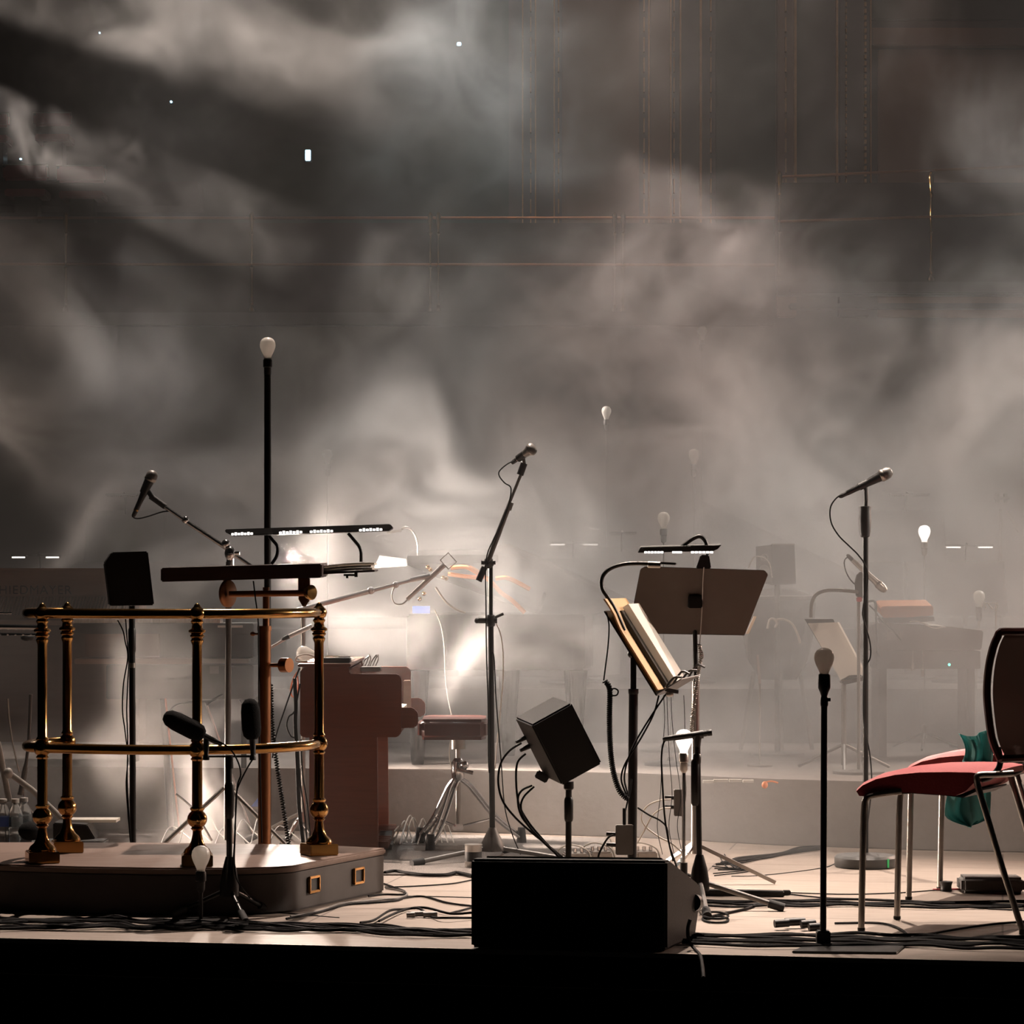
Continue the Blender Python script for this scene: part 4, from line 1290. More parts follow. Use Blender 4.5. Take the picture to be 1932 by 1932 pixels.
# ---------------------------------------------------------------- second music stand, its back to the hall
D = 11.0
c = Vector((W(1311, 1600, D).x, D + .02, 0))
t = thing('music_stand', c, 'tan-backed black music stand with its flat back to the hall', 'music stand')
tilt = Vector((0, -.15, 0))
cor = [(1214, 1069, 1), (1436, 1076, 1), (1443, 1084, .95), (1405, 1198, 0), (1185, 1194, 0), (1205, 1074, .96)]
b = MB(); b.poly([W(x, y, D) + tilt * f for x, y, f in cor], (0, .006, 0)); dsk = b.build('desk', mat('bronze_stand_plate', (.062, .044, .033), .6, 0, (.055, .038, .028), 14), t, .003)
b = MB(); b.para(W(1187, 1195, D) + Vector((0, .006, 0)), W(1405, 1199, D) - W(1187, 1195, D), (0, .08, .02), (0, 0, .004)); b.build('ledge', M['blackmetal'], dsk)
b = MB(); b.box(W(1309, 1135, D - .005) + Vector((0, -.075, 0)), (.055, .05, .05)); b.build('bracket', M['blackmetal'], t, .004)
b = MB(); b.cyl(W(1310, 1140, D), W(1313, 1292, D), .010, n=12); b.build('inner_tube', M['blackmetal'], t)
b = MB(); b.cyl(W(1313, 1285, D), (c.x, D, .12), .016, n=14); b.build('pole', M['steel'], t)
for a, L in ((-.12, .32), (2.2, .3), (4.2, .3)):
    e_ = c + Vector((L * math.cos(a), L * math.sin(a), .008))
    b = MB(); b.tube([c + Vector((0, 0, .16)), e_], .010, 4, 1); b.build('leg', M['steel'], t)
b = MB(); b.para(W(1407, 1196, D + .02), W(1422, 1163, D + .02) - W(1407, 1196, D + .02), (.012, 0, 0), (0, .01, 0)); b.build('page', M['paper'], thing('sheet_music', W(1412, 1190, D + .02), 'white page edge peeping out right of the second music stand', 'sheet music'))
t = thing('stand_lamp', W(1328, 1070, D - .15), 'flat black lamp bar curved over the second music stand', 'lamp')
b = MB(); b.tube([W(x, y, D - .15) for x, y in ((1284, 1034), (1295, 1025), (1308, 1016), (1319, 1012), (1327, 1016), (1333, 1027), (1335, 1048))], .008, 10, 5); b.build('gooseneck', M['black'], t)
b = MB(); b.poly([W(x, y, D - .17) for x, y in ((1322, 1047), (1338, 1047), (1342, 1073), (1313, 1073))], (0, .03, 0)); b.build('clip', M['black'], t, .004)
a0, a1 = W(1203, 1043, D - .17), W(1360, 1037, D - .17)
b = MB(); b.poly([a0, a0 + Vector((.012, 0, .022)), a1 + Vector((.003, 0, .018)), a1 + Vector((-.012, 0, .002)), a1 - Vector((.03, 0, .006))], (0, .055, .006)); br_ = b.build('lamp_bar', M['black'], t, .002)
for x0, x1 in ((1215, 1252), (1268, 1287), (1303, 1346)):
    b = MB()
    for q in range(6):
        p = W(x0 + (x1 - x0) * (q + .5) / 6, 1042, D - .168)
        b.box(p, ((x1 - x0) / 6 / F * D * .75, .006, .008))
    b.build('led_strip', M['led'], br_)
hx = MB(); hx.helix([W(x, y, D - .02) for x, y in ((1319, 1215), (1322, 1240), (1316, 1280), (1309, 1330), (1304, 1385))], .006, .0024, 46)
hx.tube([W(1328, 1070, D - .17), W(1326, 1100, D - .13), W(1325, 1140, D - .09), W(1322, 1190, D - .03), W(1320, 1215, D - .02)], .0024, 6, 3)
hx.tube([W(x, y, D - .02) for x, y in ((1321, 1225), (1326, 1232), (1326, 1242), (1321, 1240), (1320, 1230))], .0024, 6, 4)
tag(hx.build('coiled_cable', M['steel']), 'pale spiral lamp cable wound down the second music stand pole', 'cable')
pole_box(W(1281, 1514, D - .03), (.042, .04, .105), 'grey power box hanging beside the lit bulb stand', 0)
cable([W(x, y, D - .1) for x, y in ((1266, 1508), (1245, 1510), (1222, 1520), (1210, 1540), (1218, 1560), (1245, 1580), (1268, 1592), (1290, 1612))], .0035, 'upper pale cable looping from the hanging power box', 'whitecable')
cable([W(x, y, D - .1) for x, y in ((1266, 1524), (1248, 1526), (1230, 1540), (1216, 1566), (1203, 1590))], .0035, 'lower pale cable looping from the hanging power box', 'whitecable')
cable([W(x, y, D - .3) for x, y in ((1203, 1524), (1225, 1538), (1245, 1548), (1258, 1562), (1262, 1590), (1270, 1625))], .0035, 'black cable slanting between the two music stand poles')

# ---------------------------------------------------------------- chairs
def chair(label_main, off=Vector((0, 0, 0)), group='red orchestra chairs'):
    S = lambda x, y, d: W(x, y, d) + off
    f0 = G(1625, 1757) + off
    wv = Vector((.168, .33, 0))
    t = thing('orchestra_chair', f0, label_main, 'chair', group)
    # seat: side outline swept across
    d0 = 9.55
    up_ = [(1609, 1486), (1622, 1474), (1650, 1461), (1690, 1452), (1740, 1447), (1800, 1446), (1850, 1447), (1886, 1452)]
    lo_ = [(1886, 1463), (1855, 1468), (1838, 1486), (1815, 1496), (1780, 1493), (1720, 1489), (1660, 1491), (1632, 1497), (1615, 1496)]
    prof = [S(x, y, d0) for x, y in up_ + lo_]
    mid = sum(prof, Vector()) / len(prof)
    b = MB()
    n = 8
    rings = []
    for k in range(n + 1):
        f = k / n
        g = 1 - .10 * (abs(2 * f - 1) ** 4)
        rings.append([mid + (p - mid) * g + wv * (f * 1.28 - .10) - Vector((0, 0, .012 * abs(2 * f - 1) ** 3)) for p in prof])
    m_ = len(prof)
    vs = [p for r in rings for p in r]
    fs = [(i * m_ + j, i * m_ + (j + 1) % m_, (i + 1) * m_ + (j + 1) % m_, (i + 1) * m_ + j) for i in range(n) for j in range(m_)]
    fs += [tuple(range(m_)), tuple(n * m_ + j for j in range(m_ - 1, -1, -1))]
    b.add(vs, fs, True)
    st = b.build('seat', M['redcloth'], t)
    b = MB()
    vs2 = [S(x, y, d0) + Vector((0, 0, -.004)) for x, y in ((1650, 1492), (1720, 1490), (1780, 1494), (1815, 1498), (1838, 1487))]
    b.grid(lambda u, v: vs2[min(4, int(u * 4))] + wv * (.04 + v * .98) - Vector((0, 0, .004)), 4, 2, (0, 0, -.006)); b.build('seat_pan', M['black'], t)
    # legs
    r_ = .0115
    for k in (0, 1):
        o_ = wv * k
        b = MB(); b.tube([S(1625, 1757, f0.y - off.y) + o_ + Vector((0, 0, .01)), S(1628, 1600, 9.51) + o_, S(1630, 1530, 9.51) + o_, S(1634, 1508, 9.51) + o_, S(1648, 1500, 9.51) + o_, S(1700, 1493, 9.52) + o_], r_, 10, 4)
        lg = b.build('leg', M['steel'], t)
        b = MB(); b.cyl(S(1625, 1757, 9.51) + o_ + Vector((0, 0, .002)), S(1625, 1750, 9.51) + o_, .013); b.build('foot', M['rubber'], lg)
    for k in (0, 1):
        o_ = wv * (k * 1.05)
        ft = G(1930, 1764)
        b = MB(); b.tube([ft + off + o_ + Vector((0, 0, .01)), S(1895, 1650, 9.44) + o_, S(1862, 1540, 9.47) + o_, S(1846, 1486, 9.5) + o_, S(1843, 1468, 9.5) + o_, S(1850, 1462, 9.5) + o_, S(1880, 1461, 9.5) + o_, S(1912, 1459, 9.5) + o_], r_, 10, 4)
        lg = b.build('leg', M['steel'], t)
        b = MB(); b.cyl(ft + off + o_ + Vector((0, 0, .002)), ft + off + o_ + Vector((0, 0, .02)), .013); b.build('foot', M['rubber'], lg)
    # curved back supports
    for k in (0, 1):
        o_ = wv * (.05 + k * .9)
        b = MB(); b.tube([S(1848, 1472, 9.5) + o_, S(1866, 1466, 9.5) + o_, S(1880, 1452, 9.5) + o_, S(1884, 1435, 9.5) + o_, S(1880, 1410, 9.5) + o_], .0105, 10, 4); b.build('back_support', M['blackmetal'], t)
    # backrest: frame loop with a mesh panel, seen from its side
    bw = Vector((.27, .33, 0))
    edge = [(1887, 1432), (1872, 1395), (1864, 1340), (1862, 1300), (1866, 1255), (1876, 1215), (1888, 1192)]
    eL = catmull([S(x, y, 9.45) for x, y in edge], 4)
    H_ = len(eL) - 1
    fn = lambda u, v: eL[min(H_, int(round(v * H_)))] + bw * u + Vector((.03, -.05, 0)) * math.sin(PI * u) * 1.0
    b = MB(); b.grid(lambda u, v: fn(.06 + .88 * u, .02 + .95 * v), 8, H_, (.006, .004, 0)); b.build('back_panel', M['mesh'], t)
    loop = [fn(0, v / 12) for v in range(13)] + [fn(u / 8, 1) for u in range(1, 9)] + [fn(1, 1 - v / 12) for v in range(1, 13)] + [fn(1 - u / 8, 0) for u in range(1, 8)]
    b = MB(); b.tube(loop + loop[:1], .0135, 8, 2); b.build('back_frame', M['redframe'], t)
    return t


def copy_tree(o, parent=None):
    c = o.copy(); COL.objects.link(c); c.parent = parent
    for ch in list(o.children):
        copy_tree(ch, c)
    return c


ch1 = chair('red upholstered orchestra chair, nearest the stage edge')
ch2 = copy_tree(ch1)
ch2.location = ch1.location + Vector((.296, .94, 0))
ch2['label'] = 'red upholstered orchestra chair standing behind, with the teal cloth on it'

# teal cloth hanging over the rear chair
t = thing('teal_cloth', W(1830, 1560, 10.5), 'crumpled teal cloth hanging through the gap of the rear red chair', 'cloth')
def cl(u, v):
    y = 1383 + v * 178
    if v < .35:
        x0, x1 = 1808 + 14 * math.sin(v / .35 * PI * .9), 1874
    else:
        k = (v - .35) / .65
        x0 = 1818 - 38 * math.sin(min(1, k * 1.25) * PI * .5) + 55 * max(0, k - .78) / .22 * (max(0, k - .78) / .22)
        x1 = 1872 - 3 * k - 44 * (max(0, k - .8) / .2) ** 2
    p = W(x0 + (x1 - x0) * u, y + (6 * math.sin(u * 5) if v < .05 else 0), 10.42)
    return p + Vector((0, .022 * math.sin(u * 11 + v * 5) + .012 * math.sin(u * 23 - v * 9) - (.03 if .3 < v < .45 else 0), 0))
b = MB(); b.grid(cl, 30, 30, (0, .004, 0)); b.build('drape', M['teal'], t)

# ---------------------------------------------------------------- cables on the stage floor
rnd = random.Random(5)


def floor_cable(P, r, label, m='cable', group=None, jit=0, lift=0):
    pts = []
    for i, (x, y) in enumerate(P):
        p = G(x + rnd.uniform(-jit, jit) * 4, y + rnd.uniform(-jit, jit))
        p.z = r + .001 + lift * abs(math.sin(i * 1.7 + r * 900))
        pts.append(p)
    return cable(pts, r, label, m, group=group)


for k in range(9):
    floor_cable([(x, 1737 + 5 * math.sin(x * .01 + k) + k * 1.9 + (6 if x > 250 else 0)) for x in range(-60, 460, 40)] + [(480 + 60 * i, 1744 + k * 1.6 + 2.2 * i + 3 * math.sin(i * 1.3 + k)) for i in range(8)], .0048 + .0006 * (k % 3), ('rearmost black cable of the long bundle, closest to the podium front' if k == 0 else 'foremost black cable of the bundle before the podium, closest to the stage edge' if k == 8 else 'black cable in the middle of the long bundle along the podium front'), group='cables along the podium front', jit=1.2, lift=.006)
for k in range(7):
    floor_cable([(1288 + 66 * i, 1767 + k * 3.2 + 3 * math.sin(i * .9 + k * 2) + i * .7) for i in range(12)], .006, ('rearmost thick cable of the bundle crossing before the red chairs' if k == 0 else 'thick cable nearest the stage edge in the bundle before the red chairs' if k == 6 else 'thick black cable in the middle of the bundle before the red chairs'), group='cable bundle before the chairs', jit=1.0, lift=.006)
for k in range(5):
    floor_cable([(1318 + 66 * i, 1702 + k * 2.2 + 3 * math.sin(i * 1.1 + k * 1.7) + i * .5) for i in range(11)], .005, ('rearmost cable of the bundle passing under the front red chair' if k == 0 else 'foremost cable of the bundle passing under the front red chair' if k == 4 else 'black cable in the middle of the bundle under the front red chair'), group='cable bundle under the chair', jit=.8, lift=.004)
floor_cable([(548, 1732), (610, 1720), (640, 1708), (680, 1704), (720, 1700), (752, 1697), (768, 1690), (758, 1683), (728, 1678)], .004, 'grey cable loop on the floor at the podium corner', 'grey')
floor_cable([(540, 1736), (600, 1724), (650, 1710), (700, 1706), (745, 1702), (765, 1696), (800, 1694), (845, 1706), (890, 1712)], .004, 'black cable running from the podium corner under the wedge')
floor_cable([(725, 1670), (745, 1677), (763, 1684), (760, 1690), (725, 1690), (695, 1693)], .004, 'short dark cable bend at the podium corner')
floor_cable([(726, 1676), (780, 1674), (830, 1671), (860, 1668), (895, 1661)], .003, 'thin dark cable from the podium corner to behind the wedge')
floor_cable([(765, 1692), (820, 1693), (890, 1695)], .002, 'thin straight wire left of the wedge')
floor_cable([(680, 1748), (705, 1742), (735, 1726), (760, 1720), (790, 1722), (815, 1733), (840, 1740), (890, 1736)], .0045, 'black cable arching over the bundle left of the wedge', lift=.01)
floor_cable([(715, 1745), (760, 1723), (800, 1720), (850, 1728), (890, 1730)], .0045, 'second black cable arch left of the wedge', lift=.01)
floor_cable([(850, 1725), (870, 1720), (892, 1714)], .0035, 'short black cable end touching the wedge')
floor_cable([(726, 1651), (745, 1648), (765, 1651), (800, 1655), (840, 1655), (862, 1651), (892, 1657)], .008, 'flat dark cable mat edge behind the podium corner')
floor_cable([(1575, 1745), (1640, 1744), (1675, 1747), (1700, 1757), (1715, 1770)], .0045, 'black cable plugged into the foot of the front bulb stand')
floor_cable([(1718, 1772), (1770, 1762), (1830, 1752), (1890, 1745), (1960, 1740)], .0045, 'black cable slanting right behind the bundle before the chairs')
floor_cable([(1330, 1735), (1370, 1726), (1410, 1717), (1430, 1708)], .005, 'dark cable slanting up beside the knee-high stand')
floor_cable([(1490, 1686), (1600, 1689), (1700, 1686), (1780, 1680), (1815, 1679)], .0025, 'thin dark wire from the flat floor bar to the grey floor box')
floor_cable([(1490, 1689), (1560, 1696), (1660, 1699), (1760, 1708), (1860, 1716), (1960, 1721)], .0028, 'thin dark wire drooping right under the chairs')
floor_cable([(1760, 1681), (1815, 1680)], .0042, 'short red lead beside the grey floor box', 'redcloth')
for k in range(6):
    floor_cable([(1350 + k * 6, 1634 - k * 1.5), (1400, 1628 - k * 2 + rnd.uniform(-2, 2)), (1450 + k * 4, 1620 - k * 1.8), (1500, 1612 - k * 2), (1550, 1605 - k * 1.2)], .004, 'dark cable in the tangle behind the second music stand foot', group='cable tangle at the back right', jit=1.5)
for k in range(5):
    floor_cable([(1345 + rnd.uniform(0, 30), 1612 + 3 * k), (1380, 1640 - k * 3), (1420 - k * 8, 1646 - k * 2), (1350, 1652 - k * 4)], .0025, 'thin wire in the knot on the bright floor patch', group='wires on the bright patch', jit=2)
for k in range(2):
    cc_ = G(1350, 1737 - k * 3)
    cable([cc_ + Vector((.045 * math.cos(a), .1 * math.sin(a), .005 + k * .008)) for a in [i * .5 for i in range(13)]], .004, 'black cable ring lying beside the knee-high stand', group='cable rings beside the knee-high stand')
cable([G(1302, 1793) + Vector((0, 0, .10)), G(1300, 1793) + Vector((-.004, 0, .07)), G(1300, 1793) + Vector((0, 0, .03)), G(1310, 1793) + Vector((0, -.01, .006)), G(1322, 1803) + Vector((0, -.01, -.004)), G(1326, 1812) + Vector((0, -.03, -.05))], .006, 'thick black cable dropping over the stage edge right of the wedge')

# small things lying on the floor
t = thing('floor_bar', G(1405, 1686), 'flat dark bar lying on the floor behind the knee-high stand', 'bar')
b = MB(); b.para(G(1325, 1690), G(1480, 1693) - G(1325, 1690), (0, .05, 0), (0, 0, .022)); b.build('body', M['blackmetal'], t, .004)
b = MB(); b.box(G(1485, 1690) + Vector((0, .02, .010)), (.03, .03, .018)); b.build('end_cap', M['rubber'], t, .003)
t = thing('floor_box', G(1850, 1686), 'long grey rounded box on the floor under the rear red chair', 'box')
a0 = G(1815, 1686)
b = MB(); b.para(a0, G(1935, 1687) - a0, (0, .14, 0), (0, 0, .062)); b.build('body', M['greycloth'], t, .014, 3)
t = thing('tape_roll', G(1785, 1681), 'small black roll standing left of the grey floor box', 'roll')
b = MB(); p = G(1785, 1681); b.lathe(p, (0, 0, 1), [(.024, 0), (.021, .012), (.021, .022), (.026, .037), (.018, .037)], 18); b.build('body', M['black'], t)
t = thing('cable_connector', G(1500, 1752), 'knot of taped metal connectors on the cable bundle left of the front bulb stand', 'connector')
for x, y, l in ((1475, 1755, .05), (1500, 1752, .07), (1525, 1756, .05), (1540, 1762, .05)):
    b = MB(); p = G(x, y); b.cyl(p + Vector((-l / 2, 0, .022)), p + Vector((l / 2, .01, .024)), .014)
    b.build('connector_body', M['black'], t)
t = thing('cable_connector', G(800, 1735), 'small metal plugs among the black cables left of the wedge', 'connector')
for x, y, l in ((775, 1733, .03), (790, 1731, .05), (812, 1732, .05)):
    b = MB(); p = G(x, y); b.cyl(p + Vector((-l / 2, 0, .012)), p + Vector((l / 2, 0, .014)), .010)
    b.build('connector_body', M['grey'], t)

# carpet under the drum stool
b = MB(); b.poly([G(x, y) + Vector((0, 0, .006)) for x, y in ((700, 1652), (960, 1652), (1160, 1640), (1150, 1583), (690, 1574))], (0, 0, -.006))
tag(b.build('carpet', M['carpet']), 'speckled grey carpet under the chrome drum stool', 'carpet')


# ---------------------------------------------------------------- organ seen from its end
D0, D1 = 12.0, 13.1
X = lambda px, d=D0: (px - 966.0) / F * d
Z = lambda py, d=D0: EYE - (py - HOR) / F * d
t = thing('electric_organ', (X(660), 12.5, 0), 'walnut electric organ seen from its end, right of the podium rail', 'organ')


def end_panel(y0, th):
    b = MB()
    out = [(566, 1268), (571, 1260), (585, 1257), (658, 1257), (659, 1271), (748, 1272), (755, 1275), (758, 1283), (757, 1380), (754, 1388), (747, 1391), (571, 1391), (566, 1387)]
    b.poly([Vector((X(x), y0, Z(y))) for x, y in out], (0, th, 0))
    return b


for k, (y0, th) in enumerate(((D0, .035), (D1 - .035, .035))):
    end_panel(y0, th).build('end_panel', M['organ'], t, .004)
b = MB(); b.box((X(615), (D0 + D1) / 2, (Z(1258) + Z(1390)) / 2 - .01), (X(655) - X(572), D1 - D0 - .06, Z(1262) - Z(1390))); b.build('cabinet', M['organ'], t, .003)
b = MB(); b.box((X(612), (D0 + D1) / 2, Z(1257) + .004), (X(662) - X(562), D1 - D0 + .02, .014)); b.build('top', M['organ'], t, .003)
b = MB(); b.box((X(705), (D0 + D1) / 2, Z(1385)), (X(752) - X(658), D1 - D0 - .06, .02)); b.build('key_bed', M['organ'], t, .002)
for i, (x0, x1, yy) in enumerate(((662, 705, 1325), (705, 752, 1350))):
    b = MB()
    for k in range(52):
        yk = D0 + .06 + (D1 - D0 - .12) * k / 52
        b.box(((X(x0) + X(x1)) / 2, yk + .009, Z(yy)), (X(x1) - X(x0) - .004, .0165, .014))
    b.build('keyboard', M['ivory'], t)
    b = MB(); b.box(((X(x0) + X(x1)) / 2, (D0 + D1) / 2, Z(yy) - .022), (X(x1) - X(x0), D1 - D0 - .08, .024)); b.build('key_frame', M['organ'], t)
for yy in (D0 + .036, D1 - .075):
    b = MB(); b.poly([Vector((X(x), yy, Z(y))) for x, y in ((750, 1336), (776, 1336), (784, 1340), (788, 1348), (788, 1366), (783, 1374), (750, 1375))], (0, .04, 0)); b.build('cheek', M['organ'], t, .006)
for yy in (D0 + .02, D1 - .06):
    b = MB(); b.poly([Vector((X(583), yy, Z(1390))), Vector((X(711), yy, Z(1390))), Vector((X(713), yy, .0)), Vector((X(582), yy, .0))], (0, .04, 0)); b.build('pedestal', M['organ'], t, .003)
b = MB(); b.box((X(600), (D0 + D1) / 2, .12), (.05, D1 - D0 - .1, .2)); b.build('stretcher', M['organ'], t, .003)
b = MB()
for k in range(20):
    b.box((X(660), D0 + .12 + k * .045, .05), (.32, .022, .03))
b.build('pedal_board', M['organ'], t)
# tan strip whose paler colour stands in for the far panel's lit edge
b = MB(); b.box((X(768, 13.0), 13.02, Z(1310, 13.0)), (.035, .03, .13)); b.build('lit_edge_strip', M['tan'], t, .004)
# things on the organ
zt = Z(1257) + .011
bulb(Vector((X(590), 12.25, zt + .03)), 'opal bulb lying on top of the organ', axis=(-1, 0, .15), s=1.0)
t = thing('sheet_music', (X(620), 12.3, zt), 'curled white sheets lying on the organ top', 'sheet music')
b = MB(); b.grid(lambda u, v: Vector((X(598) + u * (X(660) - X(598)), 12.15 + v * .25, zt + .004 + .03 * math.sin(u * PI) * (1 - v * .5) + .006 * math.sin(u * 9))), 12, 4, (0, 0, .003)); b.build('pages', M['paper'], t)
t = thing('tablet_case', (X(628), 12.15, zt), 'dark flat case on the organ top under the white sheets', 'case')
b = MB(); b.box((X(628), 12.12, zt + .012), (.14, .1, .022)); b.build('body', M['black'], t, .003)
b = MB(); b.box((X(648), 12.08, zt + .028), (.05, .05, .006)); b.build('clasp', M['steel'], t, .001)
t = thing('wrist_strap', (X(562), 12.2, zt), 'looped pale strap at the left end of the organ top', 'strap')
b = MB(); b.tube([(X(598), 12.25, zt + .01), (X(575), 12.2, zt + .035), (X(558), 12.15, zt + .03), (X(554), 12.15, zt + .008), (X(575), 12.15, zt + .006)], .004, 6, 5); b.build('band', M['whitecable'], t)
t = thing('small_mixer', (X(688), 12.5, Z(1271)), 'cluster of small pale knobs and wires on the organ ledge', 'mixer')
b = MB(); b.box((X(690), 12.45, Z(1268)), (.09, .12, .02)); b.build('body', M['grey'], t, .003)
for k in range(6):
    b = MB(); p = Vector((X(674 + 5 * k), 12.4 + .02 * (k % 3), Z(1262))); b.tube([p, p + Vector((.012, 0, .028)), p + Vector((.03 - .01 * (k % 3), 0, .045 + .006 * (k % 2)))], .003, 6, 3); b.build('jack_lead', M['chrome'], t)
cable([W(x, y, 12.1) for x, y in ((566, 1262), (556, 1275), (549, 1295), (550, 1312), (560, 1314), (562, 1290), (561, 1275))], .0035, 'orange cable loop hanging off the organ back', 'orangecable')
for k, P in enumerate((((566, 1290), (556, 1340), (545, 1352), (541, 1370), (548, 1388), (556, 1392)), ((556, 1280), (558, 1330), (557, 1365), (560, 1420), (564, 1520), (572, 1590)), ((565, 1260), (540, 1330), (520, 1390), (514, 1430)), ((562, 1400), (566, 1470), (574, 1530), (580, 1595)), ((568, 1395), (571, 1460), (580, 1520), (586, 1590)))):
    cable([W(x, y, 11.95) for x, y in P], .0035 if k != 1 else .009, ('round black cable loop behind the organ', 'thick black cable falling behind the organ', 'thin cable slanting left from the organ top', 'left thin cable beside the organ pedestal', 'right thin cable beside the organ pedestal')[k])
t = thing('foot_pedal', (X(728), 12.3, 0), 'small dark foot pedal at the foot of the organ', 'pedal')
b = MB(); b.para(G(714, 1606), (.06, 0, 0), (0, .18, 0), (0, 0, .03)); b.build('base', M['grey'], t, .003)
b = MB(); b.para(G(714, 1606) + Vector((0, 0, .045)), (.055, 0, 0), (0, .16, .02), (0, 0, .012)); b.build('treadle', M['black'], t, .002)

# ---------------------------------------------------------------- padded stool on a chrome tripod
D = 12.55
c = Vector((W(864, 1600, D).x, D, 0))
t = thing('drum_stool', c, 'padded stool on a chrome double-braced tripod, right of the organ', 'stool')
zs = EYE - (1392 - HOR) / F * D
b = MB(); b.poly([Vector((W(x, 1300, D).x, y_, zs)) for x, y_ in ((790, 12.42), (795, 12.36), (915, 12.36), (925, 12.44), (925, 12.72), (905, 12.8), (805, 12.8), (790, 12.7))], (0, 0, .092)); b.build('seat', M['redframe'], t, .02, 3)
b = MB(); b.cyl((c.x, D, zs - .0), (c.x, D, zs - .05), .035); b.cyl((c.x, D, zs), (c.x, D, .09), .012); b.build('column', M['steel'], t)
zh = EYE - (1455 - HOR) / F * D
b = MB(); b.lathe((c.x, D, zh - .05), (0, 0, 1), [(.012, 0), (.028, .02), (.032, .05), (.03, .09), (.016, .11)], 14); b.cyl((c.x, D - .03, zh + .01), (c.x + .07, D - .05, zh - .005), .009); b.ball((c.x + .03, D - .04, zh + .03), .02); b.build('clamp', M['chrome'], t)
for fx, fy in ((812, 1606), (793, 1592), (984, 1592)):
    e = G(fx, fy)
    pth = [Vector((c.x, D, zh - .03)), Vector((c.x, D, zh - .03)).lerp(e, .2) + Vector((0, 0, .02)), Vector((c.x, D, zh - .03)).lerp(e, .6) + Vector((0, 0, .0)), e + Vector((0, 0, .03))]
    sd_ = Vector((0.012, .004, 0)) if fx < 900 else Vector((.008, .012, 0))
    b = MB(); b.tube([p + sd_ for p in pth], .0075, 8, 3); b.tube([p - sd_ for p in pth], .0075, 8, 3)
    lg = b.build('leg', M['chrome'], t)
    b = MB(); q = (e - Vector((c.x, D, zh))).normalized(); b.cyl(e + Vector((0, 0, .075)) - q * .0, e + Vector((0, 0, .006)), .017, .024); b.build('foot', M['rubber'], lg)
    b = MB(); b.tube([Vector((c.x, D, .09)), pth[2]], .005, 6, 1); b.build('brace', M['chrome'], t)
b = MB(); b.box((c.x, D, .09), (.05, .05, .03)); b.build('brace_collar', M['chrome'], t, .005)
cable([W(x, y, D - .06) for x, y in ((850, 1398), (848, 1420), (850, 1440), (854, 1452))], .0028, 'short white strap under the stool seat', 'whitecable')

# tangle of bright leads at the foot of the stool
for k in range(9):
    a = 740 + k * 11
    cable([G(a - 8, 1592 + (k % 3) * 2) + Vector((0, 0, .006)), G(a + 4, 1590) + Vector((0, 0, .05 + .02 * (k % 4))), G(a + 14, 1588) + Vector((0, 0, .07 + .012 * ((k * 2) % 5))), G(a + 24, 1589) + Vector((0, 0, .03)), G(a + 28, 1593) + Vector((0, 0, .005))], .0035, 'bright lead in the tangle between the organ and the stool', 'whitecable', group='bright leads beside the organ')
t = thing('steel_cup', G(890, 1622), 'steel cup-shaped can standing on the carpet beside the conical hub', 'can')
p = G(893, 1638)
b = MB(); b.lathe(p, (0, 0, 1), [(.034, 0), (.036, .005), (.036, .09), (.038, .1), (.034, .1)], 18); b.build('body', M['steel'], t)
b = MB(); b.lathe(p + Vector((0, 0, .03)), (0, 0, 1), [(.0365, 0), (.0365, .04)], 18); b.build('band', M['black'], t)
# small metal effects behind the wedge
for k, (px, py, lab) in enumerate(((1085, 1612, 'left small metal effects pedal behind the wedge'), (1130, 1608, 'middle cluster-topped metal effects pedal behind the wedge'), (1215, 1608, 'right small metal effects pedal behind the wedge'))):
    p = G(px, py + 18)
    t = thing('effects_pedal', p, lab, 'pedal')
    b = MB(); b.box(p + Vector((0, 0, .025)), (.09, .12, .045), .2); b.build('case', M['steel'], t, .006)
    for q in (-1, 0, 1):
        b = MB(); b.cyl(p + Vector((q * .028, -.01, .047)), p + Vector((q * .028, -.01, .066)), .008); b.build('knob', M['chrome'], t)
    cable([p + Vector((-.06, 0, .02)), p + Vector((-.07, -.02, .06)), p + Vector((-.02, -.03, .085)), p + Vector((.05, -.02, .06)), p + Vector((.07, 0, .01))], .004, 'pale patch lead arching over the ' + lab.split(' behind')[0], 'whitecable')

# ---------------------------------------------------------------- grand piano in the haze
t = thing('grand_piano', (W(930, 1160, 13.80).x, 14.10, .3), 'black grand piano with raised lid, half lost in the smoke', 'piano')
R1 = .3
b = MB()
out = [(772, 13.50), (1100, 13.50), (1120, 13.90), (1105, 14.35), (1010, 14.45), (900, 14.50), (800, 14.55), (775, 14.55)]
b.poly([Vector((W(x, 1160, 13.80).x, y_, W(0, 1158, 13.80).z)) for x, y_ in out], (0, 0, -.27)); b.build('case', M['piano'], t, .01)
for x, y_ in ((790, 13.65), (1085, 13.70), (960, 14.35)):
    b = MB(); xx = W(x, 1160, 13.80).x; b.lathe((xx, y_, R1), (0, 0, 1), [(.03, 0), (.035, .03), (.04, .2), (.06, .46)], 12); b.build('leg', M['piano'], t)
